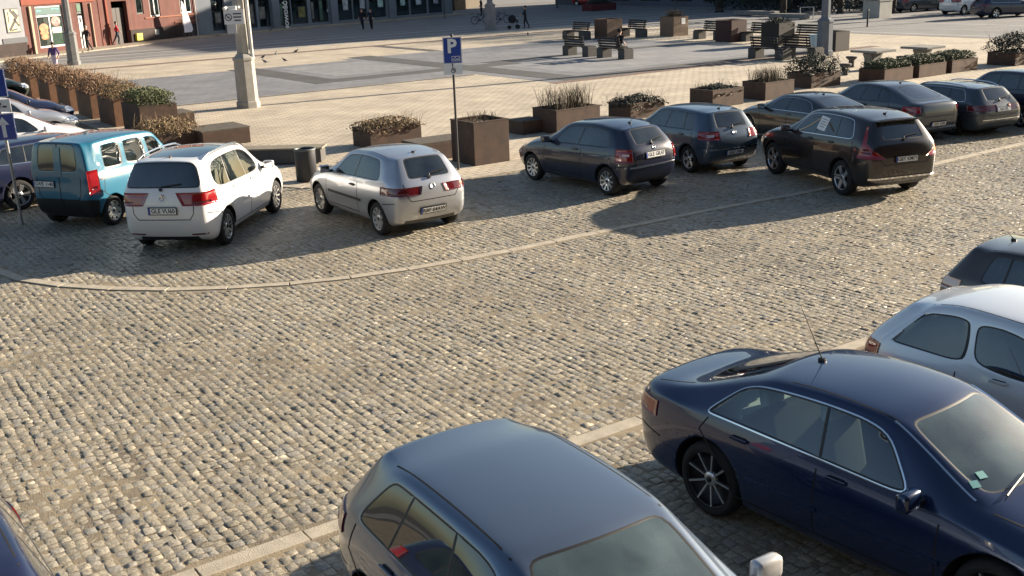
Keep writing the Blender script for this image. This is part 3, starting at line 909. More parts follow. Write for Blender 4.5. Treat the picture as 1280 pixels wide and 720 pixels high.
make_car('hatchback_car', IBIZA, 'silver three door hatchback parked beside the parking sign pole', 'car', c, y, P_SILVER, GR_FAR,
         fit=(-2.59, 22.05, 124.4, 1.05, 1.05), wheel=SP9, plate=dict(z=.46, t='RBF 64AW'), tail=dict(z=(.76, .90), a0=10, a1=lambda t: 100+6*t, cx=.55, cy=.48, mat=TAILDK), antenna=(-.05, 0, -.12, .05),
         badge=dict(z=.88, r=.055, mat=ALLOY), handles=[(.90, .80)], rub=dict(segs=[(.55, 1.95, .56, .05)]))
c, y = at_axle(2.71, 24.0, 126, CLIO['wb'])
make_car('hatchback_car', CLIO, 'small blue-black three door hatchback in front of the planter of tall dry grass', 'car', c, y, P_NAVYBLACK, GR_FAR,
         fit=(2.03, 24.95, 127, 1.055, 1.04), wheel=SP10, plate=dict(z=.82, t='GLE GK47'), tail=dict(z=(.70, .95), a0=26, a1=70, cx=.5, cy=.42, white=(3, 5, 5, 10)), antenna=(.10, 0, -.16, .16), badge=dict(z=.95, r=.045),
         handles=[(.98, .84)], rub=dict(segs=[(.5, 1.95, .54, .04)]), extras=bumper_chrome(.60, .04))
c, y = at_px(856, 221, 0, -GOLF['wb']/2, .82, 124)
make_car('hatchback_car', GOLF, 'slate grey five door hatchback parked beside the small blue-black car', 'car', c, y, P_GOLF, GR_FAR,
         fit=(4.50, 27.2, 117, .975, 1.05), wheel=SP5, plate=dict(z=.50, t='GLE 19A'), tail=dict(z=(.82, 1.00), a0=22, a1=88, cx=.55, cy=.46, white=(2, 5, 5, 9)), antenna=(-.1, 0, -.14, .09), badge=dict(z=.95, r=.055, vw=1), handles=[(.28, .88), (1.16, .86)], extras=bumper_chrome(.60, .035))
c, y = at_px(930, 163, 0, COUPE['wb']/2, .84, 124)
make_car('coupe_car', COUPE, 'black two door coupe parked behind the dark off-roader with the paper notice', 'car', c, y, P_BLACK, GR_FAR, fit=(*AB(23.5, 19.7).xy, 115, .97, 1.02), wheel=SP5, tail=dict(z=(.72, .86), a0=16, a1=100, cx=.55, cy=.46), handles=[(1.0, .86)], antenna=(.6, 0, -.08, .05))
c, y = at_axle(7.97, 22.89, 108, XC60['wb'])
make_car('off_roader', XC60, 'black-brown off-roader with a white paper notice in its side window pulling out of the row', 'car', c, y, P_VOLVO, GR_FAR, glassm=GLASS, rearglass=GLASSDK,
         fit=(7.5, 24.1, 107.2, .985, 1.04), wheel=dict(n=5, w=.09), plate=dict(z=.84, t='GBY KM71'), tail=dict(z=(.86, 1.46), a0=lambda t: 22+14*min(1, t*2.2), a1=lambda t: 92-44*min(1, t*2.2), cx=.55, cy=.45), handles=[(.42, 1.06), (1.24, 1.04)], antenna=(-.15, 0, -.1, .06), extras=volvo_extras)
c, y = at_px(1181, 170, .3, -LIFT['wb']/2-LIFT['ro']+.1, -.76, 124)
make_car('liftback_car', LIFT, 'tall graphite liftback with sloping tail parked behind the dark off-roader', 'car', c, y, P_GREY, GR_FAR, fit=(*AB(26.1, 19.3).xy, 114, .96, 1.0), wheel=SP5, plate=dict(z=.52, t='GKS 42M'),
         tail=dict(z=(.84, 1.02), a0=10, a1=70, cx=.55, cy=.46), handles=[(.94, .94), (1.26, .92)], antenna=(.5, 0, -.08, .05), extras=bumper_chrome(.40, .05))
c, y = at_px(1250, 160, .35, -AVANT['wb']/2-AVANT['ro']+.12, -.76, 124)
make_car('estate_car', AVANT, 'steel grey estate car with chrome window line and pale roof', 'car', c, y, P_AVANT, GR_FAR, fit=(*AB(28.0, 18.6).xy, 114, .94, .99), wheel=SP5, plate=dict(z=.80, t='GD 77L'),
         tail=dict(z=(.76, .93), a0=14, a1=108, cx=.6, cy=.5, mat=TAILDK), handles=[(.9, .88), (1.2, .86)], rails=CHROME, extras=bumper_chrome(.52, .03))
c, y = at_px(1254, 158, .35, -SUV['wb']/2-SUV['ro']+.05, .80, 124)
make_car('off_roader', SUV, 'dark blue off-roader with tall upright tail lamps at the right end of the row', 'car', c, y, P_DKBLUE, GR_FAR, fit=(*AB(30.3, 17.9).xy, 114, .95, .98), wheel=SP5, plate=dict(z=.82, t='GA 30K'),
         tail=dict(z=(1.0, 1.55), a0=30, a1=72, cx=.5, cy=.44), handles=[(.86, 1.0), (1.14, .98)], extras=bumper_chrome(.50, .04))
c = AB(32.6, 18.6); y = R(122)
make_car('hatchback_car', HATCH, 'red hatchback mostly hidden behind the dark blue off-roader', 'car', c, y, P_RED, GR_FAR, wheel=SP10, tail=dict(z=(.8, 1.0), a0=14, a1=80), handles=[(.82, .88)], scale=(.92, .98))

# --- cars nosed up to the planters on the left
c, y = at_px(30, 262, 0, -AVANT['wb']/2, -.85, 48)
make_car('estate_car', AVANT, 'dark blue estate car with chrome window line behind the turquoise van', 'car', c, y, P_DKBLUE, GR_LEFT, wheel=SP5, plate=dict(z=.80, t='GWE 50T'),
         tail=dict(z=(.76, .93), a0=14, a1=108, cx=.6, cy=.5, mat=TAILDK), handles=[(.9, .88), (1.2, .86)])
def nose_in(u, v, z, spec, yaw=34.6):
    return at_px(u, v, z, spec['wb']/2+spec['fo']-.05, -.45, yaw)
c, y = nose_in(127, 167, .72, LIFT, 36)
make_car('saloon_car', LIFT, 'white saloon nosed up to the planters, just beyond the dark blue estate car', 'car', c, y, P_WHITE, GR_LEFT, scale=(1.0, 1.02), wheel=SP5, tail=dict(z=(.84, 1.02), a0=10, a1=70), handles=[(.94, .94), (1.26, .92)])
c, y = nose_in(97, 146, .70, SUV)
make_car('off_roader', SUV, 'silver off-roader nosed up to the planters beyond the white saloon', 'car', c, y, P_SILVER, GR_LEFT, scale=(.98, .94), wheel=SP5, tail=dict(z=(1.0, 1.55), a0=30, a1=72), handles=[(.86, 1.0), (1.14, .98)])
c, y = nose_in(88, 134, .70, GOLF)
make_car('hatchback_car', GOLF, 'dark blue hatchback nosed up to the planters beyond the silver off-roader', 'car', c, y, P_DKBLUE, GR_LEFT, wheel=SP5, tail=dict(z=(.80, 1.02), a0=16, a1=94), handles=[(.86, .88), (1.12, .86)])
c, y = nose_in(33, 106, .70, HATCH)
make_car('hatchback_car', HATCH, 'dark green hatchback farthest along the planters, half hidden by the road sign', 'car', c, y, P_GREEN, GR_LEFT, wheel=SP10, tail=dict(z=(.8, 1.0), a0=14, a1=80), handles=[(.82, .88)])

# --- the near cars, noses towards the camera
c, y = at_axle(-.29, 7.62, -58, A3['wb'])
make_car('hatchback_car', A3, 'blue-grey five door hatchback with large bare roof at the bottom of the picture', 'car', c, y, P_A3, GR_NEAR, fit=(.40, 6.22, 301.5, 1.08, 1.04), wheel=SP5,
         tail=dict(z=(.80, .94), a0=30, a1=92, cx=.6, cy=.48), handles=[(.30, .86), (1.20, .84)], plate=dict(z=.70, t='GLE 8R5'), mirror_mat=paint('paint_mirror_silver', (.6, .6, .6), .3, .3, .05))
c, y = at_axle(2.36, 9.64, -52, SEDAN['wb'])
make_car('saloon_car', SEDAN, 'navy blue saloon with chrome window frames and black spoked wheels', 'car', c, y, P_NAVY, GR_NEAR, glassm=GLASSCL, fit=(3.26, 8.45, 307.6, 1.01, 1.06), wheel=SP8D, seat=SEATLT,
         tail=dict(z=(.74, .88), a0=30, a1=84, cx=.6, cy=.48), handles=[(.36, .84), (1.36, .82)], plate=dict(z=.72, t='GLE 5N3'), rub=dict(segs=[(.45, 1.20, .52, .035), (1.24, 2.3, .52, .035)], mat=P_NAVY),
         antenna=(.56, .0, -.25, .42), extras=sedan_extras)
c, y = at_px(1096, 392, .62, -MICRA['wb']/2-MICRA['ro']+.15, .62, -52)
make_car('hatchback_car', MICRA, 'ice blue rounded three door hatchback beside the navy saloon', 'car', c, y, P_ICE, GR_NEAR, glassm=GLASS, fit=(5.48, 10.15, 307.4, 1.0, 1.0), wheel=SP10,
         tail=dict(z=(.74, .94), a0=34, a1=66, cx=.55, cy=.46), handles=[(1.02, .88)], plate=dict(z=.6, t='GLE 2P1'))
c, y = at_px(1180, 350, .85, -HATCH['wb']/2-HATCH['ro']+.1, -.6, -52)
make_car('hatchback_car', HATCH, 'dark brown hatchback cut off by the right edge behind the ice blue car', 'car', c, y, P_BROWN, GR_NEAR, wheel=SP10,
         tail=dict(z=(.84, 1.0), a0=26, a1=70, cx=.55, cy=.46, mat=TAILW), handles=[(.82, .88), (1.1, .86)], antenna=(-.05, 0, -.1, .10), scale=(.97, .97))
c, y = at_px(8, 684, 1.36, -.35, .56, -54)
make_car('hatchback_car', A3, 'dark blue car showing only its roof edge in the bottom left corner', 'car', c, y, P_DKBLUE, GR_NEAR, wheel=SP5, tail=dict(z=(.80, .98), a0=8, a1=90), handles=[(.82, .86), (1.10, .84)])
# ------------------------------------------------------------------ ground and paving (built in square axes, turned by AZ)
def brickmat(name, c1, c2, mortar, sx, sy, rough=.85, var=.3, msize=.012, bump=.4, off=.5):
    if name in MATS: return MATS[name]
    mt = bpy.data.materials.new(name); mt.use_nodes = True
    nt = mt.node_tree; b = nt.nodes['Principled BSDF']; b.inputs['Roughness'].default_value = rough
    tc = nt.nodes.new('ShaderNodeTexCoord')
    br = nt.nodes.new('ShaderNodeTexBrick'); br.inputs['Scale'].default_value = 1
    br.inputs['Brick Width'].default_value = sx; br.inputs['Row Height'].default_value = sy
    br.inputs['Mortar Size'].default_value = msize; br.inputs['Color1'].default_value = (*c1, 1); br.inputs['Color2'].default_value = (*c2, 1)
    br.inputs['Mortar'].default_value = (*mortar, 1); br.offset = off; br.inputs['Bias'].default_value = 0
    nt.links.new(tc.outputs['Object'], br.inputs['Vector'])
    n = nt.nodes.new('ShaderNodeTexNoise'); n.inputs['Scale'].default_value = .55; n.inputs['Detail'].default_value = 9; n.inputs['Roughness'].default_value = .68
    nt.links.new(tc.outputs['Object'], n.inputs['Vector'])
    mr = nt.nodes.new('ShaderNodeMapRange'); mr.inputs['From Min'].default_value = .3; mr.inputs['From Max'].default_value = .7
    mr.inputs['To Min'].default_value = 1-var; mr.inputs['To Max'].default_value = 1+var*.6
    nt.links.new(n.outputs['Fac'], mr.inputs['Value'])
    mx = nt.nodes.new('ShaderNodeMix'); mx.data_type = 'RGBA'; mx.blend_type = 'MULTIPLY'; mx.inputs['Factor'].default_value = 1
    nt.links.new(br.outputs['Color'], mx.inputs['A']); nt.links.new(mr.outputs['Result'], mx.inputs['B'])
    nt.links.new(mx.outputs['Result'], b.inputs['Base Color'])
    n2 = nt.nodes.new('ShaderNodeTexNoise'); n2.inputs['Scale'].default_value = 30; n2.inputs['Detail'].default_value = 3
    nt.links.new(tc.outputs['Object'], n2.inputs['Vector'])
    ma = nt.nodes.new('ShaderNodeMath'); ma.operation = 'MULTIPLY_ADD'; ma.inputs[1].default_value = -1.0
    nt.links.new(br.outputs['Fac'], ma.inputs[0]); nt.links.new(n2.outputs['Fac'], ma.inputs[2])
    bp = nt.nodes.new('ShaderNodeBump'); bp.inputs['Strength'].default_value = bump; bp.inputs['Distance'].default_value = .01
    nt.links.new(ma.outputs[0], bp.inputs['Height']); nt.links.new(bp.outputs['Normal'], b.inputs['Normal'])
    MATS[name] = mt
    return mt

M_DIRT = mat('ground_dirt', (.065, .058, .048), .95, col2=(.035, .031, .026), vscale=2)
M_PAVE = brickmat('square_paving_tan', (.57, .49, .375), (.49, .42, .32), (.29, .245, .185), .40, .20, var=.33, msize=.022)
M_PAVE2 = brickmat('square_paving_tan_fine', (.42, .34, .24), (.36, .29, .205), (.16, .13, .10), .7, .35, var=.2, msize=.03)
M_GRAN = brickmat('square_granite_grey', (.205, .21, .222), (.17, .175, .187), (.11, .11, .12), .6, .6, var=.25)
M_GRAN2 = brickmat('square_granite_light', (.255, .258, .265), (.22, .222, .23), (.13, .13, .13), .6, .6, var=.25)
M_BAND = brickmat('square_band_dark', (.085, .083, .082), (.07, .07, .07), (.05, .05, .05), .5, .25, var=.3)
M_REDBAND = brickmat('square_band_brown', (.20, .13, .10), (.17, .115, .09), (.08, .06, .05), .4, .2, var=.3)
M_ASPH = mat('street_asphalt', (.21, .205, .20), .9, col2=(.15, .148, .146), vscale=.35, bump=.2, bscale=30)
M_WALK = brickmat('footway_slabs', (.36, .30, .23), (.31, .265, .205), (.15, .13, .1), .5, .5, var=.2)
M_KERB = mat('kerb_granite', (.50, .44, .345), .85, col2=(.34, .30, .235), vscale=4, bump=.3, bscale=60)
M_LINE = mat('street_line', (.48, .46, .43), .85, col2=(.34, .33, .31), vscale=1.5)

bm = NB(); quadf(bm, [(-1200, -1200, -.035), (1200, -1200, -.035), (1200, 1600, -.035), (-1200, 1600, -.035)])
obj('ground', bm, M_DIRT, kind='structure')
def slab(name, poly, z0, z1, m_, kind='structure'):
    return obj(name, prism(NB(), poly, z0, z1), m_, rz=AZ, kind=kind)
# outline of the square: along the parking row, round the corner, away along the planters
def edge_pts():
    pts = [(130, 22.0)]
    for k in range(9):
        t = k/8*PI/2
        pts.append((14.0-4.2*math.sin(t), 26.2-4.2*math.cos(t)))
    pts += [(9.8, 70.0)]
    return pts
SQ = edge_pts()
slab('square_paving', SQ+[(130, 70)], -.034, 0.0, M_PAVE)
kb = NB()
for (p, q) in zip(SQ[:-1], SQ[1:]):
    L = math.dist(p, q); n = max(1, int(L/1.0)); d = ((q[0]-p[0])/L, (q[1]-p[1])/L)
    if p[0] > 100 and n > 60: n = int(L)
    for k in range(n):
        a = L*k/n; b = L*(k+1)/n-.012
        cx, cy = p[0]+d[0]*(a+b)/2, p[1]+d[1]*(a+b)/2
        if cx > 60: continue
        box(kb, (cx, cy, -.008), (b-a, .22, .05), rz=math.atan2(d[1], d[0]), bev=.006)
obj('square_kerb', kb, M_KERB, rz=AZ, kind='structure')
Z1, Z2, Z3 = .004, .008, .012
def rect(name, a0, a1, b0, b1, z, m_): return slab(name, [(a0, b0), (a1, b0), (a1, b1), (a0, b1)], -.03, z, m_)
rect('square_field', 12.6, 30.6, 43.6, 56.6, Z1, M_GRAN)
rect('square_field', 28.4, 47.0, 37.3, 57.6, Z1+.0015, M_GRAN)
rect('square_field', 31.6, 46.0, 39.6, 46.0, Z2, M_GRAN2)
rect('square_field', 23.6, 28.6, 48.6, 55.4, Z2, M_GRAN2)
rect('square_band', 21.4, 22.9, 46.2, 57.2, Z2+.001, M_BAND)
rect('square_band', 21.4, 33.0, 46.1, 47.5, Z3, M_BAND)
rect('square_band', 29.2, 30.7, 37.6, 58.4, Z3+.0015, M_BAND)
rect('square_band', 30.71, 47.5, 37.6, 38.7, Z3, M_BAND)
rect('square_band', 28.2, 50, 36.9, 37.55, Z2, M_REDBAND)
rect('square_band', 32.0, 57.0, 47.6, 48.5, Z3, M_BAND)
rect('square_band', 34.5, 35.3, 57.8, 66.0, Z2, M_BAND)
rect('square_band', 12.6, 56, 65.2, 66.0, Z3, M_REDBAND)
rect('square_band', 12.6, 28.2, 43.2, 43.45, Z2, M_BAND)
# streets round the far sides
slab('street', [(-60, 70), (130, 70), (130, 160), (-60, 160)], -.034, .002, M_ASPH)
slab('street', [(57, 20), (130, 20), (130, 69.99), (57, 69.99)], -.02, .010, M_ASPH)
for (b0, wd) in ((70.2, .30), (72.6, .18), (75.6, .30), (78.4, .14)):
    slab('street_line', [(-40, b0), (76, b0), (76, b0+wd), (-40, b0+wd)], -.02, .012, M_LINE)
for (a0, wd) in ((58.0, .3), (62.0, .2), (66.5, .3)):
    slab('street_line', [(a0, 22), (a0+wd, 22), (a0+wd, 69.5), (a0, 69.5)], -.01, .016, M_LINE)
# long concrete kerb strips beside the road
def strip_poly(pts, n):
    out = []; d = [0]
    for p, q in zip(pts[:-1], pts[1:]): d.append(d[-1]+(q-p).length)
    for k in range(n+1):
        s = d[-1]*k/n; i = max(j for j in range(len(d)) if d[j] <= s+1e-9); i = min(i, len(pts)-2)
        t = (s-d[i])/(d[i+1]-d[i]); out.append(pts[i].lerp(pts[i+1], t))
    return out, d[-1]
def smooth_line(pts, it=3):
    for _ in range(it):
        new = [pts[0]]
        for p, q in zip(pts[:-1], pts[1:]): new += [p.lerp(q, .25), p.lerp(q, .75)]
        pts = new+[pts[-1]]
    return pts
STRIP_A = smooth_line([AB(2.6, 34), AB(2.7, 27), G(0, 348), G(100, 359.5), G(200, 363), G(330, 358), G(450, 346.5), G(600, 321.5), G(700, 300), G(800, 280), G(900, 259.5), G(1040, 235), AB(27, 15.35), AB(36, 15.35)])
STRIP_B = [AB(-12, 8.46), AB(24, 8.46)]
def kerb_strip(pts, wd):
    L = sum((q-p).length for p, q in zip(pts[:-1], pts[1:])); n = int(L/1.0)
    P, L = strip_poly(pts, n)
    b = NB()
    for p, q in zip(P[:-1], P[1:]):
        d = q-p; c = (p+q)/2
        box(b, (c.x, c.y, -.018+random.uniform(-.003, .003)), (d.length-.016, wd+random.uniform(-.012, .008), .06), rz=math.atan2(d.y, d.x)+random.uniform(-.008, .008), bev=.006)
    return obj('kerb_strip', b, M_KERB, kind='structure')
kerb_strip(STRIP_A, .19); kerb_strip(STRIP_B, .20)

# ------------------------------------------------------------------ granite setts: every stone modelled
def near_line(px, py, pts, wd):
    m_ = np.full(px.shape, 1e9)
    for p, q in zip(pts[:-1], pts[1:]):
        vx, vy = q.x-p.x, q.y-p.y; L2 = vx*vx+vy*vy
        t = np.clip(((px-p.x)*vx+(py-p.y)*vy)/L2, 0, 1)
        m_ = np.minimum(m_, np.hypot(px-p.x-t*vx, py-p.y-t*vy))
    return m_ < wd
def in_square(a, b):
    ins = (a > 9.75) & (b > 21.85)
    corner = (a < 14.0) & (b < 26.2) & (np.hypot(a-14.0, b-26.2) > 4.3)
    return ins & ~corner
def setts():
    CW = .112
    A0, A1, B0, B1 = -14, 40, 1.0, 46
    cen = []; dim = []
    for i in range(int((A1-A0)/CW)):
        a = A0+(i+.5)*CW
        b = B0+rng.uniform(0, .15)
        ln = rng.uniform(.075, .155, int((B1-B0)/.11)+10)
        e = b+np.cumsum(ln); c = e-ln/2
        wob = .016*np.sin(c*.9+i*.05)+.012*np.sin(c*2.3+i)+rng.normal(0, .008, len(c))
        cen.append(np.stack([a+wob, c], 1)); dim.append(ln)
    cen = np.concatenate(cen); ln = np.concatenate(dim)
    a, b = cen[:, 0], cen[:, 1]
    x = E1.x*a+E2.x*b; y = E1.y*a+E2.y*b
    # only where the camera side of the square can see: a fan with margin
    keep = (y > 3.0) & (y < 34) & (np.abs(x) < 3.0+.56*y) & (b < 44)
    keep &= ~in_square(a, b)
    keep &= ~near_line(x, y, STRIP_A, .15) & ~near_line(x, y, STRIP_B, .155)
    a, b, ln = a[keep], b[keep], ln[keep]
    n = len(a)
    g = np.array([-1, -.72, .72, 1.0])
    # 4 x 4 grid per stone, irregular outline, domed and tilted top
    hw = (CW-.004)/2+rng.uniform(-.007, .006, n); hl = (ln-.008)/2
    gx, gy = np.meshgrid(g, g, indexing='ij')
    gx = gx.ravel(); gy = gy.ravel()
    edge = np.maximum(np.abs(gx), np.abs(gy)) > .9
    corner = (np.abs(gx) > .9) & (np.abs(gy) > .9)
    sc_ = np.where(corner, .92, 1.0)
    jx = rng.normal(0, .0045, (n, 16)); jy = rng.normal(0, .005, (n, 16))
    pa = a[:, None]+hw[:, None]*gx*sc_+jx; pb = b[:, None]+hl[:, None]*gy*sc_+jy
    top = rng.normal(0, .0024, n)+.0045*np.array([noise.noise((float(u)*.55, float(v)*.55, 0)) for u, v in zip(x[keep], y[keep])]); ta = rng.normal(0, .026, n); tb = rng.normal(0, .026, n)
    z = top[:, None]+ta[:, None]*hw[:, None]*gx+tb[:, None]*hl[:, None]*gy+np.where(edge, -.0046, rng.normal(0, .0018, (n, 16)))
    px = E1.x*pa+E2.x*pb; py = E1.y*pa+E2.y*pb
    co = np.stack([px, py, z], -1).reshape(-1, 3)
    q = []
    for i in range(3):
        for j in range(3): q.append([i*4+j, (i+1)*4+j, (i+1)*4+j+1, i*4+j+1])
    q = np.array(q); faces = (np.arange(n)[:, None, None]*16+q[None]).reshape(-1, 4)
    me = bpy.data.meshes.new('cobbled_road')
    me.vertices.add(len(co)); me.vertices.foreach_set('co', co.astype(np.float32).ravel())
    me.loops.add(faces.size); me.loops.foreach_set('vertex_index', faces.astype(np.int32).ravel())
    me.polygons.add(len(faces)); me.polygons.foreach_set('loop_start', np.arange(0, faces.size, 4, dtype=np.int32))
    me.polygons.foreach_set('loop_total', np.full(len(faces), 4, dtype=np.int32))
    me.update(); me.validate()
    at = me.attributes.new('stone', 'FLOAT', 'POINT'); at.data.foreach_set('value', np.repeat(rng.uniform(0, 1, n), 16).astype(np.float32))
    me.shade_smooth()
    mt = bpy.data.materials.new('granite_setts'); mt.use_nodes = True
    nt = mt.node_tree; bs = nt.nodes['Principled BSDF']; bs.inputs['Roughness'].default_value = .5; bs.inputs['Specular IOR Level'].default_value = .45
    an = nt.nodes.new('ShaderNodeAttribute'); an.attribute_name = 'stone'
    cr = nt.nodes.new('ShaderNodeValToRGB'); E = cr.color_ramp.elements
    E[0].position = 0; E[0].color = (.30, .262, .195, 1); E[1].position = 1; E[1].color = (.45, .395, .29, 1)
    for p, c in ((.35, (.34, .305, .235)), (.6, (.39, .34, .255)), (.8, (.31, .29, .25))):
        e = E.new(p); e.color = (*c, 1)
    nt.links.new(an.outputs['Fac'], cr.inputs['Fac'])
    tc = nt.nodes.new('ShaderNodeTexCoord')
    n1 = nt.nodes.new('ShaderNodeTexNoise'); n1.inputs['Scale'].default_value = .35; n1.inputs['Detail'].default_value = 6; n1.inputs['Roughness'].default_value = .6
    n2 = nt.nodes.new('ShaderNodeTexNoise'); n2.inputs['Scale'].default_value = 26; n2.inputs['Detail'].default_value = 7; n2.inputs['Roughness'].default_value = .7
    for k in (n1, n2): nt.links.new(tc.outputs['Object'], k.inputs['Vector'])
    m1 = nt.nodes.new('ShaderNodeMapRange'); m1.inputs['From Min'].default_value = .3; m1.inputs['From Max'].default_value = .7; m1.inputs['To Min'].default_value = .72; m1.inputs['To Max'].default_value = 1.16
    nt.links.new(n1.outputs['Fac'], m1.inputs['Value'])
    m2 = nt.nodes.new('ShaderNodeMapRange'); m2.inputs['From Min'].default_value = .3; m2.inputs['From Max'].default_value = .7; m2.inputs['To Min'].default_value = .6; m2.inputs['To Max'].default_value = 1.28
    nt.links.new(n2.outputs['Fac'], m2.inputs['Value'])
    mu = nt.nodes.new('ShaderNodeMath'); mu.operation = 'MULTIPLY'; nt.links.new(m1.outputs[0], mu.inputs[0]); nt.links.new(m2.outputs[0], mu.inputs[1])
    mx = nt.nodes.new('ShaderNodeMix'); mx.data_type = 'RGBA'; mx.blend_type = 'MULTIPLY'; mx.inputs['Factor'].default_value = 1
    nt.links.new(cr.outputs['Color'], mx.inputs['A']); nt.links.new(mu.outputs[0], mx.inputs['B']); nt.links.new(mx.outputs['Result'], bs.inputs['Base Color'])
    bp = nt.nodes.new('ShaderNodeBump'); bp.inputs['Strength'].default_value = .7; bp.inputs['Distance'].default_value = .016
    nt.links.new(n2.outputs['Fac'], bp.inputs['Height']); nt.links.new(bp.outputs['Normal'], bs.inputs['Normal'])
    me.materials.append(mt)
    o = bpy.data.objects.new('cobbled_road', me); COL.objects.link(o)
    tag(o, kind='structure')
    print('setts', n)
setts()
M_SAND = mat('joint_sand', (.33, .27, .18), .95, col2=(.13, .108, .08), vscale=1.3, bump=.5, bscale=70)
slab('joint_bed', [(-40, -20), (60, -20), (60, 21.9), (14, 21.9), (10.5, 23.4), (9.85, 26), (9.85, 60), (-40, 60)], -.036, -.0044, M_SAND)
# single rows of paler stones that part the bays
bl = NB()
def bay_line(p, q):
    d = q-p; n = int(d.length/.2)
    for k in range(n):
        c = p+d*((k+.5)/n)
        box(bl, (c.x, c.y, -.022+random.uniform(-.003, .003)), (.185, .085, .05), rz=math.atan2(d.y, d.x)+random.uniform(-.03, .03), bev=.01)
for a in (12.0, 14.9, 17.8, 20.7, 23.5, 26.2, 29.0):
    bay_line(AB(a, 15.8), AB(a, 21.6))
obj('bay_lines', bl, mat('bay_stone', (.36, .32, .25), .8, col2=(.25, .22, .175), vscale=6, bump=.3, bscale=60), kind='structure')

# ------------------------------------------------------------------ vegetation
def leafmat(name, c, c2, trans=.3):
    if name in MATS: return MATS[name]
    mt = mat(name, c, .7, col2=c2, vscale=9)
    mt.node_tree.nodes['Principled BSDF'].inputs['Subsurface Weight'].default_value = 0
    return mt
L_GREEN = leafmat('hedge_leaves_green', (.075, .085, .022), (.035, .045, .014))
L_DRY = leafmat('dry_leaves_ochre', (.20, .13, .055), (.10, .065, .03))
L_RUST = leafmat('dry_leaves_rust', (.215, .12, .06), (.115, .065, .033))
L_DARK = leafmat('dark_leaves', (.028, .034, .017), (.010, .013, .007))
L_BROWN = leafmat('brown_stalks', (.11, .085, .05), (.06, .045, .028))
M_BARK = mat('bark', (.05, .042, .035), .95, col2=(.028, .024, .02), vscale=12, bump=.5, bscale=25)
def leaf_cloud(n, sx, sy, sz, z0, size, gap=.0, dome=.5):
    """leaf-sized faces through the volume of a clipped or loose shrub"""
    V, Fc = [], []
    r_ = random.Random(int(sx*100)+n+int(sz*77))
    clumps = [(r_.uniform(-1, 1), r_.uniform(-1, 1), r_.uniform(0, 1), r_.uniform(.35, .7)) for _ in range(14)]
    k = 0
    while k < n:
        u, v, t = r_.uniform(-1, 1), r_.uniform(-1, 1), r_.random()**.6
        h = 1-dome*max(abs(u), abs(v))**3
        if t > h: continue
        if gap and noise.noise((u*3.1+sx, v*3.1, t*3+sz*3)) < -gap+.25*(1-t): 
            k += .3; continue
        p = Vector((u*sx/2*(1+.08*noise.noise((u*2, v*2, t*4))), v*sy/2, z0+sz*t*(1+.16*noise.noise((u*2.3+5, v*2.3, .5)))))
        a = Vector((r_.gauss(0, 1), r_.gauss(0, 1), r_.gauss(0, .7))).normalized(); b = a.orthogonal().normalized()
        s = size*r_.uniform(.6, 1.4)
        i = len(V); V += [p-a*s, p+b*s*.5, p+a*s, p-b*s*.5]; Fc.append((i, i+1, i+2, i+3)); k += 1
    return V, Fc
def stalks(n, sx, sy, z0, h, wd, lean=.35, head=0):
    V, Fc = [], []
    r_ = random.Random(int(sx*91)+n)
    for k in range(n):
        x, y = r_.uniform(-sx/2, sx/2), r_.uniform(-sy/2, sy/2)
        hh = h*r_.uniform(.45, 1.05); a = r_.uniform(0, 2*PI); le = lean*hh*r_.uniform(.2, 1.2)
        p0 = Vector((x, y, z0)); p1 = Vector((x+math.cos(a)*le*.35, y+math.sin(a)*le*.35, z0+hh*.6)); p2 = Vector((x+math.cos(a)*le, y+math.sin(a)*le, z0+hh))
        q = r_.uniform(0, PI); w_ = Vector((math.cos(q), math.sin(q), 0))*wd
        i = len(V); V += [p0-w_, p0+w_, p1-w_*.8, p1+w_*.8, p2-w_*(.3+head), p2+w_*(.3+head)]; Fc += [(i, i+1, i+3, i+2), (i+2, i+3, i+5, i+4)]
        if r_.random() < .6:                                 # a side shoot
            p3 = p1+Vector((r_.gauss(0, .4), r_.gauss(0, .4), .7)).normalized()*hh*.4
            i = len(V); V += [p1-w_*.6, p1+w_*.6, p3-w_*.3, p3+w_*.3]; Fc.append((i, i+1, i+3, i+2))
    return V, Fc
def join(*ms):
    V, Fc = [], []
    for v, f in ms:
        i = len(V); V += v; Fc += [tuple(k+i for k in q) for q in f]
    return V, Fc
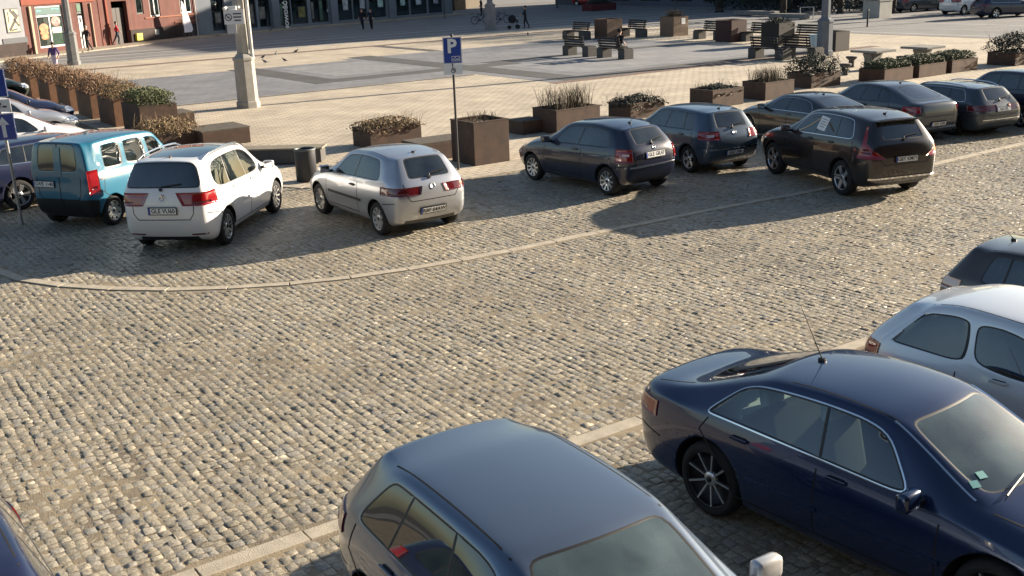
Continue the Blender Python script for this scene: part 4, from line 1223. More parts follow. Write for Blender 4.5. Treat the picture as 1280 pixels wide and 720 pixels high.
def plant(kind, loc, sx, sy, z, label, group='plants in the planters round the square', rz=None, h=None):
    rz = AZ if rz is None else rz
    name, mats = 'shrub', None
    if kind == 'tallgrass':
        me = (*[], ); V = join(stalks(420, sx*.95, sy*.95, z, h or .75, .007, .4)); m_ = L_BROWN; name = 'dry_grass'
    elif kind == 'sparse':
        V = join(stalks(46, sx*.8, sy*.8, z-.06, h or .38, .008, .5), leaf_cloud(400, sx*.9, sy*.9, .10, z-.07, .04)); m_ = L_BROWN; name = 'dead_plants'
    elif kind == 'hedge':
        V = leaf_cloud(5200, sx*1.06, sy*1.06, h or .5, z, .032, dome=.22); m_ = L_GREEN; name = 'clipped_hedge'
    elif kind == 'rust':
        V = join(leaf_cloud(2600, sx*1.2, sy*1.2, h or .55, z-.05, .04, gap=.25, dome=.65), stalks(160, sx*1.1, sy*1.1, z, (h or .55)*1.15, .006, .5)); m_ = L_RUST; name = 'dry_shrub'
    elif kind == 'ochre':
        V = join(leaf_cloud(3000, sx*1.15, sy*1.15, h or .45, z-.1, .034, gap=.2, dome=.5), stalks(120, sx*1.1, sy*1.1, z, (h or .45)*1.1, .006, .6)); m_ = L_DRY; name = 'dry_shrub'
    elif kind == 'ivy':
        V = join(leaf_cloud(2600, sx*1.25, sy*1.3, h or .42, z-.18, .04, gap=.15, dome=.7), stalks(110, sx*1.2, sy*1.2, z, (h or .42)*.9, .006, .9)); m_ = L_DARK; name = 'ivy_shrub'
    else:
        V = join(leaf_cloud(3400, sx*1.3, sy*1.3, h or .75, z-.05, .045, gap=.2, dome=.75), stalks(90, sx*1.1, sy*1.1, z, (h or .75)*1.2, .007, .6)); m_ = L_DARK; name = 'evergreen_shrub'
    return obj(name, (V[0], [], V[1]), m_, loc=loc, rz=rz, label=label, cat='plant', group=group)

M_CORTEN = mat('rusty_steel', (.085, .046, .028), .75, col2=(.040, .024, .018), vscale=3, bump=.15, bscale=60)
M_CORTENR = mat('rusty_brown_boards', (.22, .11, .055), .8, col2=(.11, .055, .032), vscale=2.5, bump=.2, bscale=40)
M_SOIL = mat('soil', (.03, .022, .016), .95, bump=.6, bscale=40)
M_SLAT = mat('weathered_slats', (.115, .098, .075), .8, col2=(.07, .06, .047), vscale=6, bump=.2, bscale=50)
M_BENCHWOOD = mat('dark_bench_wood', (.014, .012, .011), .6, col2=(.013, .011, .010), vscale=8)
M_CONC = mat('concrete', (.24, .235, .22), .9, col2=(.17, .165, .155), vscale=3, bump=.25, bscale=50)
M_CONCDK = mat('dark_concrete', (.095, .09, .085), .9, col2=(.065, .062, .06), vscale=3, bump=.25, bscale=50)
M_STEEL = mat('galvanised_steel', (.36, .37, .38), .4, .8)
def planter(loc, sx, sy, h, label, m_=None, group='planter boxes round the square', rz=None):
    m_ = m_ or M_CORTEN
    b = NB(); t = .05
    for (cx, cy, wx, wy) in ((0, sy/2-t/2, sx, t), (0, -sy/2+t/2, sx, t), (sx/2-t/2, 0, t, sy-2*t-.002), (-sx/2+t/2, 0, t, sy-2*t-.002)):
        box(b, (cx, cy, h/2), (wx, wy, h), bev=.008)
    for q in (-1, 1): box(b, (0, q*(sy/2-.03), h-.012), (sx+.02, .07, .028)); box(b, (q*(sx/2-.03), 0, h-.0125), (.07, sy-.09, .026))
    o = obj('planter_box', b, m_, loc=loc, rz=AZ if rz is None else rz, label=label, cat='planter', group=group)
    s_ = NB(); n = 8
    vs = [[s_.verts.new((-sx/2+t+(sx-2*t)*i/n, -sy/2+t+(sy-2*t)*j/n, h-.10+random.uniform(-.02, .03))) for j in range(n+1)] for i in range(n+1)]
    for i in range(n):
        for j in range(n): s_.faces.new((vs[i][j], vs[i+1][j], vs[i+1][j+1], vs[i][j+1]))
    obj('soil', s_, M_SOIL, o)
    return o
def slat_block(loc, sx, sy, h, label, rz=None):
    b = NB(); box(b, (0, 0, (h-.05)/2), (sx, sy, h-.05), bev=.015)
    o = obj('slatted_block', b, M_CORTEN if True else M_CONC, loc=loc, rz=AZ if rz is None else rz, label=label, cat='seat block', group='low blocks with slatted tops')
    s_ = NB(); n = 7
    for k in range(n): box(s_, (0, -sy/2+sy*(k+.5)/n, h-.024), (sx+.04, sy/n-.018, .045), bev=.006)
    obj('slatted_top', s_, M_SLAT, o)
# planters along the parking row
planter(AB(15.55, 23.75), 1.10, 1.10, 1.12, 'tall square rusty steel planter with dead stalks beside the parking sign'); plant('sparse', AB(15.55, 23.75), 1.0, 1.0, 1.03, 'dead stalks in the tall square planter beside the parking sign')
planter(AB(20.5, 26.4), 1.7, 1.2, .72, 'low planter box with tall dry grass beyond the small blue-black hatchback'); plant('tallgrass', AB(20.5, 26.4), 1.6, 1.1, .62, 'tall dry grass in the low planter beyond the small blue-black hatchback')
slat_block(AB(19.3, 26.9), .8, .8, .42, 'low slatted block left of the planter with tall dry grass')
planter(AB(23.9, 27.0), 1.5, 1.1, .50, 'low planter box buried under dark ivy beyond the slate grey hatchback'); plant('ivy', AB(23.9, 27.0), 1.5, 1.1, .45, 'dark trailing ivy in the planter beyond the slate grey hatchback')
planter(AB(27.5, 26.9), 1.5, 1.1, .60, 'planter box with short dark shrubs left of the black coupe'); plant('ivy', AB(27.5, 26.9), 1.2, .9, .55, 'short dark tufts in the planter left of the black coupe', h=.34)
planter(AB(30.1, 26.9), 1.5, 1.1, .62, 'planter box with rounded brown shrub behind the black coupe'); plant('tallgrass', AB(30.1, 26.9), 1.3, 1.0, .55, 'rounded brown shrub in the planter behind the black coupe', h=.55)
planter(AB(33.9, 28.0), 1.7, 1.2, .55, 'planter box with bushy dark evergreen behind the graphite liftback'); plant('evergreen', AB(33.9, 28.0), 1.7, 1.3, .45, 'bushy dark evergreen in the planter behind the graphite liftback', h=.8)
for k, (a, t) in enumerate(((37.0, 'beside the nearer stone table'), (39.2, 'between the two stone tables'), (41.4, 'beside the farther stone table'))):
    planter(AB(a, 27.0), 1.8, 1.2, .50, 'reddish brown planter with low clipped hedge '+t, mat('rusty_brown_dark', (.10, .05, .03), .8, col2=(.05, .027, .018), vscale=3)); plant('hedge', AB(a, 27.0), 1.6, 1.1, .42, 'low clipped hedge in the reddish planter '+t, h=.42)
for k, (a, b, t) in enumerate(((45.3, 26.6, 'purple-brown'), (48.2, 26.2, 'dark green'), (51.2, 25.8, 'blackish'))):
    planter(AB(a, b), 1.9, 1.3, .55, 'planter box under %s shrub at the right end of the square' % t); plant('evergreen', AB(a, b), 1.9, 1.4, .5, '%s shrub at the right end of the square' % t, h=.85)
# low things between the silver hatchback and the corner
planter(AB(15.2, 28.2), 1.7, 1.1, .55, 'planter box with matted ochre grass behind the silver hatchback'); plant('ochre', AB(15.2, 28.2), 1.75, 1.15, .5, 'matted ochre grass in the planter behind the silver hatchback', h=.38)
g = G(545, 196); slat_block((g.x, g.y, 0), 1.5, 1.0, .5, 'low slatted block behind the silver hatchback beside the parking sign')
g = G(346, 204); 
b = NB(); box(b, (0, 0, .22), (2.5, .62, .36), bev=.02); box(b, (0, 0, .02), (2.3, .5, .04))
lb = obj('long_bench', b, M_CONCDK, loc=(g.x+.05, g.y, 0), rz=R(-3), label='long low bench with pale top beside the dark litter bin', cat='bench')
b = NB()
for k in range(5): box(b, (0, -.26+.13*k, .425), (2.6, .118, .045), bev=.006)
obj('bench_top', b, mat('pale_bench_boards', (.30, .26, .19), .7, col2=(.22, .19, .14), vscale=4), lb)
b = NB(); lathe(b, [(.24, 0), (.27, .02), (.275, .86), (.27, .90), (.255, .90), (.25, .30), (.001, .28)], 24)
g = G(384, 226); lbn = obj('litter_bin', b, mat('bin_dark', (.03, .031, .036), .55), loc=(g.x, g.y, 0), label='round dark grey litter bin beside the long bench', cat='litter bin'); lbn.scale = (.95, .95, .88)
b = NB(); lathe(b, [(.285, .87), (.29, .90), (.285, .925), (.25, .925), (.245, .88)], 24); obj('bin_rim', b, mat('bin_rim', (.10, .11, .11), .5), lbn)
g = G(213, 158); slat_block((g.x, g.y, 0), 1.35, 1.25, .5, 'farther slatted block beside the dry ivy planter')
g = G(275, 180); slat_block((g.x-.1, g.y+.3, 0), 1.5, 1.45, .5, 'nearer slatted block beside the long bench')
g = G(206, 186); planter((g.x, g.y+.4, 0), 1.5, 1.3, .45, 'low planter under matted dry creeper beside the slatted blocks', rz=AZ); plant('ochre', (g.x, g.y+.4, 0), 1.6, 1.4, .42, 'matted dry creeper in the low planter beside the slatted blocks', h=.55)
# the row going away on the left
LROW = [(36.9, 'hedge', 'nearest the white family car'), (39.9, 'ochre', 'second from the clipped hedge'), (42.9, 'rust', 'beside the silver off-roader'), (46.0, 'rust', 'beside the dark blue hatchback'), (49.3, 'rust', 'third from the far end'), (52.8, 'rust', 'below the woman in purple'), (56.4, 'rust', 'at the far end of the row')]
for k, (b_, kd, t) in enumerate(LROW):
    planter(AB(10.95, b_), 1.25, 2.0, .95, 'reddish brown planter box on the left, '+t, M_CORTEN if kd == 'hedge' else M_CORTENR, 'row of brown planters on the left')
    plant(kd, AB(10.95, b_), 1.2, 1.9, .88, {'hedge': 'clipped green hedge', 'ochre': 'loose ochre dry shrub', 'rust': 'rust coloured dry shrub'}[kd]+' in the left planter row, '+t, h=.55 if kd == 'hedge' else .7)

# ------------------------------------------------------------------ benches and planters on the square
def bench_proto(loc, rz, label):
    o = empty('park_bench', loc, rz, label, 'bench', 'benches on the square'); o.scale = (1.12, 1.08, 1.15)
    for q in (-1, 1):
        b = NB(); box(b, (.08, q*.80, .22), (.58, .46, .44), bev=.02); obj('bench_block', b, M_CONCDK, o)
    b = NB()
    for k in range(4): box(b, (-.12+.135*k, 0, .465), (.115, 1.95, .045), bev=.008)
    obj('seat', b, M_BENCHWOOD, o)
    b = NB()
    for k in range(4): box(b, (-.24-.03*k, 0, .56+.115*k), (.035, 1.62, .085), ry=R(-12), bev=.006)
    for q in (-1, 1): box(b, (-.30, q*.62, .66), (.03, .05, .50), ry=R(-12))
    obj('backrest', b, M_BENCHWOOD, o)
    return o
BP = [((722, 49), 180, 'bench beside the square brown planter, farthest left, its back to the street'), ((723, 70), 0, 'empty bench in front at the left, beside the bench with a seated person'), ((767, 73), 0, 'bench with the person in dark clothes sitting on it'),
      ((792, 46), 180, 'bench between the brown planter and the planter with a paper notice'), ((888, 49), 180, 'bench left of the dark red planter'), ((948, 52), 180, 'bench between the dark red and the black planter'),
      ((960, 74), 0, 'front bench of the right group, nearest the left'), ((1000, 73), 0, 'front bench beside the pale blue cabinet'), ((1006, 56), 180, 'bench behind the pale blue cabinet')]
b0 = None
for k, (px, rz, lab) in enumerate(BP):
    g = G(*px); rot = AZ+R(rz)
    if b0 is None: b0 = bench_proto(g, rot, lab)
    else:
        c = copy_tree(b0); c.location = g; c.rotation_euler.z = rot; c['label'] = lab
def cube_planter(px, lab, m_, plantkind, plab, s=1.3, h=1.25):
    g = G(*px)+E1*s/2+E2*s/2
    planter(g, s, s, h, lab, m_, 'square planters between the benches')
    if plantkind: plant(plantkind, g, s*.8, s*.8, h-.1, plab, 'plants in the square planters', h=.55)
cube_planter((759, 49), 'brown square planter between two benches, without plants above its rim', mat('planter_brown', (.12, .068, .042), .75, col2=(.07, .04, .027), vscale=4), None, '')
cube_planter((842, 46), 'square planter carrying a white paper notice on its side', mat('planter_tan', (.19, .13, .085), .75, col2=(.14, .095, .065), vscale=4), 'tallgrass', 'grey dry grass in the planter with the paper notice')
cube_planter((914, 53), 'dark red-brown square planter between two benches on the right', mat('planter_redbrown', (.060, .022, .018), .75, col2=(.035, .014, .012), vscale=4), None, '')
cube_planter((973, 58), 'black-brown square planter behind the front benches on the right', mat('planter_black', (.018, .015, .013), .75), 'ivy', 'dark foliage in the black-brown square planter')
cube_planter((1044, 65), 'dark square planter right of the tall lamp post', mat('planter_dark', (.035, .028, .026), .75), None, '', 1.1, 1.0)
b = NB(); box(b, (0, 0, 0), (.01, .34, .38)); g = G(850, 46); q_ = G(842, 46)+E1*.85-E2*.012
obj('paper_notice', b, mat('paper', (.8, .8, .78), .7), loc=(q_.x, q_.y, .95), rz=AZ-PI/2, label='small white paper notice stuck on the planter', cat='notice')
# chess tables of stone
def stone_table(px, label):
    g = G(*px); o = empty('stone_table', g, AZ, label, 'table', 'stone tables by the hedge planters')
    b = NB(); box(b, (0, 0, .80), (1.35, 1.35, .10), bev=.02); obj('tabletop', b, M_CONC, o)
    b = NB(); prism(b, [(.34, -.34), (.34, .34), (-.34, .34), (-.34, -.34)], 0, .10); box(b, (0, 0, .43), (.5, .5, .66), bev=.02)
    for q in (-1, 1): box(b, (q*.30, 0, .62), (.16, .4, .26), ry=R(q*30))
    obj('pedestal', b, M_CONC, o)
def stone_stool(px, label):
    g = G(*px); b = NB(); lathe(b, [(.16, 0), (.14, .05), (.12, .30), (.24, .40), (.26, .42), (.26, .47), (.001, .48)], 12)
    obj('stone_stool', b, M_CONCDK, loc=g, label=label, cat='stool', group='stone stools by the tables')
stone_table((1090, 87), 'nearer stone table with square top behind the reddish planters'); stone_table((1152, 82), 'farther stone table with square top behind the reddish planters')
stone_stool((1056, 94), 'stone stool left of the nearer table'); stone_stool((1064, 84), 'stone stool behind the nearer table'); stone_stool((1127, 84), 'stone stool between the two tables'); stone_stool((1170, 88), 'stone stool right of the farther table'); stone_stool((1140, 92), 'stone stool in front of the farther table')

# ------------------------------------------------------------------ lamp posts, poles and signs
def rot_z(o, a): o.rotation_euler = (0, 0, a)
def lamp_post(px, label, s=1.0, base=1.9, wd=.44, m_=None, light=True):
    g = G(*px); o = empty('lamp_post', g, AZ, label, 'lamp post', 'tall concrete lamp posts round the square')
    m_ = m_ or mat('lamp_concrete', (.34, .325, .29), .85, col2=(.25, .24, .215), vscale=2.5, bump=.3, bscale=40)
    b = NB(); n = 8
    M = Matrix.Rotation(PI/8, 4, 'Z')
    lathe(b, [(wd*1.12, 0), (wd*1.12, .22), (wd*1.0, .26), (wd*.97, base-.12), (wd*1.06, base-.09), (wd*1.06, base), (wd*.8, base+.05), (.26, base+.14), (.001, base+.15)], n, M=M)
    for f in b.faces: f.smooth = False
    obj('base', b, m_, o)
    b = NB(); lathe(b, [(.23, base+.1), (.17, 8.2), (.14, 9.5), (.001, 9.52)], n, M=M)
    for f in b.faces: f.smooth = False
    obj('shaft', b, m_, o)
    for q in (0, 1):
        b = NB(); a = q*PI; dx, dy = math.cos(a), math.sin(a)
        tube(b, [(0, 0, 9.2), (dx*.5, dy*.5, 9.65), (dx*1.4, dy*1.4, 9.75)], .035, 8); box(b, (dx*1.7, dy*1.7, 9.72), (.7, .24, .12), rz=a, bev=.03)
        obj('lamp_arm', b, M_STEEL, o)
    return o
lp = lamp_post((311, 134), 'pale octagonal lamp post carrying a white prohibition board in front of the grey shops', wd=.40)
b = NB(); tube(b, [(.27, -.22, 1.9), (.27, -.22, 2.05), (.25, -.20, 9.0)], .07, 8); obj('cable_pipe', b, mat('cable_pipe', (.6, .58, .52), .6), lp)
g = G(311, 134)
sb = empty('prohibition_board', (g.x-.09, g.y-.47, 3.42), R(2), 'white board with a prohibition ring and three lines, on the pale lamp post', 'sign')
b = NB(); box(b, (0, 0, 0), (.74, .03, .52), bev=.004); obj('board', b, mat('board_white', (.62, .63, .66), .5), sb)
b = NB(); M = Matrix.Translation((-.20, -.018, .0)) @ Matrix.Rotation(PI/2, 4, 'X')
lathe(b, [(.135, 0), (.135, .006), (.105, .006), (.105, 0)], 28, M=M); box(b, (-.20, -.021, 0), (.22, .006, .03), ry=R(45)); box(b, (-.20, -.022, .0), (.09, .005, .04), ry=R(-20))
obj('prohibition_ring', b, mat('board_ink', (.05, .05, .06), .6), sb)
for k in range(3):
    b = NB(); box(b, (.13, -.018, .12-.12*k), (.30-.05*(k == 2), .006, .05)); obj('text_line', b, mat('board_ink', (.05, .05, .06), .6), sb)
b = NB(); box(b, (-.12, .0, -.42), (.34, .02, .36)); obj('lower_plate', b, mat('board_grey', (.42, .43, .46), .5), sb)
b = NB(); box(b, (-.05, .12, .33), (.30, .12, .14), bev=.02); cyl(b, (-.25, .05, .36), (-.32, -.05, .30), .06, .08, 10); cyl(b, (.15, .05, .36), (.24, -.05, .36), .04, .05, 8)
obj('floodlights', b, mat('lamp_white_plastic', (.7, .7, .68), .5), sb)
lamp_post((93, 81), 'dark based lamp post in front of the green shop window', wd=.36, m_=mat('lamp_grey', (.19, .19, .19), .85, col2=(.13, .13, .13), vscale=2))
lamp_post((613.5, 37), 'lamp post with parked bicycles beside it at the far street', wd=.42, m_=mat('lamp_lightgrey', (.26, .25, .25), .85, col2=(.2, .19, .19), vscale=2))
lamp_post((1030, 69), 'blue-grey lamp post rising beside the benches on the right', wd=.40, base=1.7, m_=mat('lamp_bluegrey', (.15, .17, .20), .8, col2=(.11, .125, .15), vscale=2))
g = G(1019, 66); o = empty('cable_cabinet', g, AZ-R(35), 'pale blue metal cabinet leaning by the lamp post on the right', 'cabinet')
b = NB(); box(b, (0, 0, .48), (.62, .32, .90), bev=.015); obj('cabinet_body', b, mat('cabinet_blue', (.30, .42, .50), .5), o)
b = NB(); box(b, (.10, -.166, .5), (.40, .012, .78)); obj('cabinet_door', b, mat('cabinet_blue_light', (.36, .48, .55), .5), o)
b = NB(); box(b, (0, 0, .015), (.7, .4, .03)); obj('cabinet_foot', b, M_CONCDK, o)

SIGN_BLUE = mat('sign_blue', (.015, .055, .30), .35, coat=.5)
SIGN_WHITE = mat('sign_white', (.78, .78, .76), .4)
SIGN_INK = mat('sign_ink', (.02, .02, .02), .5)
def face_cam_rot(g, extra=0): return math.atan2(-g.x, g.y)+extra          # front (-y) turned along the line of the street
def sign_pole(px, h, label, r=.03):
    g = G(*px); o = empty('road_sign', g, 0, label, 'road sign')
    b = NB(); cyl(b, (0, 0, 0), (0, 0, h), r, n=12); lathe(b, [(r+.004, h-.01), (r+.006, h+.015), (.001, h+.02)], 12); obj('pole', b, M_STEEL if r > .031 else mat('pole_dark', (.05, .05, .05), .5, .4), o)
    return o
def panel(parent, name, w_, h_, z, m_, y=-.045, t=.014, rim=True, x=0):
    b = NB(); box(b, (x, y, z), (w_, t, h_), mi=0)
    p = obj(name, b, [m_], parent)
    if rim:
        b = NB()
        for (cx, cz, sx, sz) in ((0, h_/2-.012, w_-.02, .012), (0, -h_/2+.012, w_-.02, .012), (w_/2-.012, 0, .012, h_-.03), (-w_/2+.012, 0, .012, h_-.03)): box(b, (x+cx, y-t/2-.002, z+cz), (sx, .004, sz))
        obj('rim', b, SIGN_WHITE, p)
    return p
def txt(parent, s_, size, x, y, z, m_, bold=.004): return text_mesh('letter', s_, size, m_, parent, Matrix.Translation((x, y, z)) @ Matrix.Rotation(PI/2, 4, 'X'), .002, bold)
ps = sign_pole((573, 212), 3.35, 'blue parking sign with white disabled plate on a thin pole beside the silver hatchback')
ps.rotation_euler = (0, 0, R(2))
p = panel(ps, 'parking_panel', .46, .64, 2.98, SIGN_BLUE); txt(p, 'P', .46, -.01, -.056, 3.07, SIGN_WHITE, .016)
b = NB()
for (cx, cz, sx, sz) in ((.08, 2.835, .20, .012), (.08, 2.725, .20, .012), (-.02, 2.78, .012, .11), (.18, 2.78, .012, .11)): box(b, (cx, -.055, cz), (sx, .005, sz))
cyl(b, (-.0, -.056, 2.75), (.08, -.056, 2.82), .007, n=6); cyl(b, (.05, -.056, 2.745), (.17, -.056, 2.80), .007, n=6); cyl(b, (.08, -.056, 2.77), (.17, -.056, 2.745), .007, n=6)
obj('car_pictogram', b, SIGN_WHITE, p)
p = panel(ps, 'disabled_plate', .46, .25, 2.52, SIGN_WHITE, rim=False)
b = NB(); M = Matrix.Translation((.0, -.054, 2.49)) @ Matrix.Rotation(PI/2, 4, 'X')
lathe(b, [(.058, 0), (.058, .004), (.044, .004), (.044, 0)], 20, M=M); cyl(b, (0, -.056, 2.49), (-.012, -.056, 2.60), .010, n=6); cyl(b, (-.012, -.056, 2.54), (.055, -.056, 2.53), .009, n=6); cyl(b, (.0, -.056, 2.50), (.062, -.056, 2.47), .009, n=6)
lathe(b, [(.02, 0), (.02, .004), (.001, .004)], 12, M=Matrix.Translation((-.014, -.054, 2.625)) @ Matrix.Rotation(PI/2, 4, 'X'))
obj('wheelchair_pictogram', b, SIGN_INK, p)
ls = sign_pole((28, 281), 3.05, 'blue parking sign with an arrow panel cut by the left edge', .032)
ls.rotation_euler = (0, R(-1.0), R(14)); ls.scale = (1, 1, 1.13)
p = panel(ls, 'parking_panel', .46, .52, 2.66, SIGN_BLUE, x=-.02); txt(p, 'P', .40, -.03, -.056, 2.70, SIGN_WHITE, .014)
b = NB(); lathe(b, [(.15, 0), (.15, .02), (.001, .02)], 20, M=Matrix.Translation((0, -.03, 3.06)) @ Matrix.Rotation(PI/2, 4, 'X')); obj('round_cap', b, mat('sign_back_grey', (.5, .52, .55), .5), ls)
p = panel(ls, 'kerb_plate', .44, .22, 2.25, SIGN_WHITE, rim=False, x=.0)
b = NB(); cyl(b, (-.12, -.055, 2.22), (.02, -.055, 2.24), .018, n=6); cyl(b, (-.1, -.055, 2.26), (.04, -.055, 2.29), .022, n=6); box(b, (.10, -.054, 2.23), (.08, .004, .03)); obj('car_pictogram', b, SIGN_INK, p)
p = panel(ls, 'arrow_panel', .46, .50, 1.86, SIGN_BLUE, x=.01)
b = NB(); box(b, (.01, -.055, 1.80), (.075, .005, .26))
M = Matrix.Rotation(PI/2, 4, 'X'); f = [b.verts.new((.01+x, -.0575, 1.90+z)) for x, z in ((-.115, 0), (.115, 0), (0, .15))]; b.faces.new(f)
obj('arrow', b, SIGN_WHITE, p)
def thin_pole(px, h, label, r=.05, m_=None):
    g = G(*px); b = NB(); cyl(b, (0, 0, 0), (0, 0, h), r, r*.8, 10); lathe(b, [(r*1.5, 0), (r*1.5, .12), (r, .14)], 10); obj('pole', b, m_ or mat('pole_grey', (.09, .09, .10), .5, .3), loc=g, label=label, cat='pole', group='thin poles along the far street')
thin_pole((556, 23), 4.5, 'thin dark pole at the end of the grey shop front'); thin_pole((696.5, 10), 6, 'dark pole in the far street beyond the benches', .09); thin_pole((844, 15), 6, 'thin pole in front of the pale far shop windows', .06)
thin_pole((1238, 22), 5, 'dark pole near the far white van', .12)
for px, t in (((33, 66), 'white bollard left of the green shop window'), ((41, 67), 'white leaning bollard below the green shop window')):
    g = G(*px); b = NB(); cyl(b, (0, 0, 0), (.0 if 'left' in t else -.12, 0, .95), .05, n=10); lathe(b, [(.05, .94), (.03, 1.0), (.001, 1.01)], 10)
    obj('bollard', b, mat('bollard_white', (.6, .58, .54), .6), loc=g, label=t, cat='bollard', group='white bollards by the shops')
# ------------------------------------------------------------------ shop fronts along the far street
M_BRICKRED = brickmat('facade_brick_red', (.145, .042, .03), (.115, .034, .025), (.11, .08, .07), .26, .075, var=.35, msize=.008)
M_PLINTH = mat('facade_plinth', (.045, .03, .028), .9, col2=(.03, .022, .02), vscale=2, bump=.2)
M_ORANGE = mat('facade_orange_render', (.24, .06, .034), .85, col2=(.17, .043, .026), vscale=1.2)
M_GREYW = mat('facade_grey_render', (.20, .225, .255), .85, col2=(.15, .17, .195), vscale=.8)
M_GREYL = mat('facade_pale_grey_render', (.24, .25, .27), .85, col2=(.19, .20, .22), vscale=1)
M_PILAST = mat('pilaster_beige', (.42, .33, .24), .85, col2=(.32, .25, .18), vscale=3)
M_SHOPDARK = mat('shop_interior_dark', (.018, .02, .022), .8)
M_SHOPGL = glass('shop_glass', (.30, .38, .38))
M_FRAMEW = mat('frame_white', (.62, .62, .60), .5)
M_FRAMED = mat('frame_dark', (.025, .028, .032), .5)
M_GREEN = mat('shop_green', (.008, .085, .038), .5)
M_TEAL = mat('shop_sign_teal', (.012, .075, .075), .5)
class Front:
    def __init__(self, A, B):
        self.A = A; self.t = (B-A).normalized(); self.n = Vector((self.t.y, -self.t.x, 0)); self.L = (B-A).length
        self.rz = math.atan2(self.t.y, self.t.x)
    def st(self, u, v):
        d = ray(u, v); o = Vector((0, 0, CAM_H))
        k = (self.A-o).dot(self.n)/d.dot(self.n); p = o+d*k
        return (p-self.A).dot(self.t), p.z
    def box(self, bm, s0, s1, z0, z1, d0, d1, mi=0, bev=0):
        """s along the front, z up, d outwards"""
        c = self.t*((s0+s1)/2)+self.n*((d0+d1)/2)
        return box(bm, (c.x, c.y, (z0+z1)/2), (abs(s1-s0), abs(d1-d0), abs(z1-z0)), rz=self.rz, mi=mi, bev=bev)
    def px(self, u0, v0, u1, v1):
        s0, z1 = self.st(u0, v0); s1, z0 = self.st(u1, v1)
        return s0, s1, max(.02, z0), z1
    def wall(self, name, parent, m_, s0, s1, H, holes, d=.35):
        """front wall with real openings; the wall is cut into boxes round the holes"""
        b = NB(); xs = sorted({s0, s1, *[h[0] for h in holes], *[h[1] for h in holes]}); xs = [x for x in xs if s0 <= x <= s1]
        for a, c in zip(xs[:-1], xs[1:]):
            if c-a < .01: continue
            zs = [(0, 0)]+sorted((h[2], h[3]) for h in holes if h[0] <= a+.004 and h[1] >= c-.004)+[(H, H)]
            for (l0, h0), (l1, h1) in zip(zs[:-1], zs[1:]):
                if l1-h0 > .02: self.box(b, a, c, h0, l1, -d, 0)
        return obj(name, b, m_, parent)
    def window(self, parent, h, fm, panes=2, glassm=None, name='window', depth=.14, bar=.06, transom=None):
        s0, s1, z0, z1 = h; b = NB()
        self.box(b, s0, s1, z0, z0+bar, -depth-.06, -depth); self.box(b, s0, s1, z1-bar, z1, -depth-.06, -depth)
        for k in range(panes+1):
            c = s0+bar/2+(s1-s0-bar)*k/panes; self.box(b, c-bar/2, c+bar/2, z0+bar, z1-bar, -depth-.058, -depth-.002)
        if transom: self.box(b, s0+bar, s1-bar, transom-bar/2, transom+bar/2, -depth-.056, -depth-.004)
        w_ = obj(name, b, fm, parent)
        b = NB(); self.box(b, s0+.01, s1-.01, z0+.01, z1-.01, -depth-.04, -depth-.025); obj('pane', b, glassm or M_SHOPGL, w_)
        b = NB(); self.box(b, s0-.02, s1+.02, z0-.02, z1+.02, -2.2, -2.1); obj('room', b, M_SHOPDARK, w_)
        return w_
    def sheet(self, parent, h, m_, name='poster', d=.012, t=.01):
        b = NB(); self.box(b, *h, d-t, d); return obj(name, b, m_, parent)

RED = Front(G(36, 70), G(249, 45))
GREY = Front(G(249, 45), G(566, 17.5))
LEFT = Front(G(36, 70)-RED.t*14+Vector((0, 0, 0)), G(36, 70))
# footway in front of the shops
for F_, wd in ((LEFT, 2.4), (RED, 2.4), (GREY, 3.0)):
    fw = NB(); F_.box(fw, .02, F_.L-.02, -.03, .09, .01, wd)
    obj('footway', fw, M_WALK, loc=F_.A, kind='structure')

# --- pale grey house at the far left, with the framed picture
rt = empty('grey_corner_house', LEFT.A, 0, 'pale grey shop house at the left edge with a cream and black framed picture', 'building')
s0, s1, z0, z1 = LEFT.px(1, 6, 30, 46)
LEFT.wall('wall', rt, M_GREYL, 0, LEFT.L-.02, 9.5, [(1.5, 3, 4.6, 6.6), (5, 6.5, 4.6, 6.6), (8.5, 10, 4.6, 6.6)])
for s_ in (1.5, 5, 8.5): LEFT.window(rt, (s_, s_+1.5, 4.6, 6.6), M_FRAMEW)
b = NB(); LEFT.box(b, 0, LEFT.L-.03, 0, .95, 0, .06); obj('plinth', b, M_PLINTH, rt)
b = NB(); LEFT.box(b, 0, LEFT.L-.02, 0, 9.5, -8, -.36); obj('house_body', b, M_GREYL, rt)
b = NB(); LEFT.box(b, 0, LEFT.L-.02, 9.5, 10.2, -8.3, .3); obj('roof', b, mat('roof_dark', (.05, .04, .04), .9), rt)
p0 = LEFT.px(4, 11, 26, 40)
b = NB(); LEFT.box(b, p0[0]-.5, p0[1]+.45, p0[2]-.75, p0[2]-.35, .0, .05); obj('dark_ledge', b, mat('ledge_dark', (.01, .015, .03), .5), rt)
fr = LEFT.sheet(rt, p0, mat('picture_frame_dark', (.02, .02, .022), .5), 'picture_frame', .05, .05)
i = (p0[0]+.06, p0[1]-.06, p0[2]+.08, p0[3]-.08)
pc = LEFT.sheet(fr, i, mat('picture_cream', (.50, .45, .26), .6), 'picture', .056, .006)
b = NB(); W_ = i[1]-i[0]; H_ = i[3]-i[2]; cx = (i[0]+i[1])/2; cz = (i[2]+i[3])/2
def fbar(F_, b, s, z, L, wd, ang, d):
    c = F_.t*s+F_.n*d
    M = Matrix.Translation((c.x, c.y, z)) @ Matrix.Rotation(F_.rz, 4, 'Z') @ Matrix.Rotation(-ang, 4, 'Y')
    r = bmesh.ops.create_cube(b, size=1); bmesh.ops.transform(b, matrix=M @ Matrix.Diagonal((L, .006, wd, 1)), verts=r['verts'])
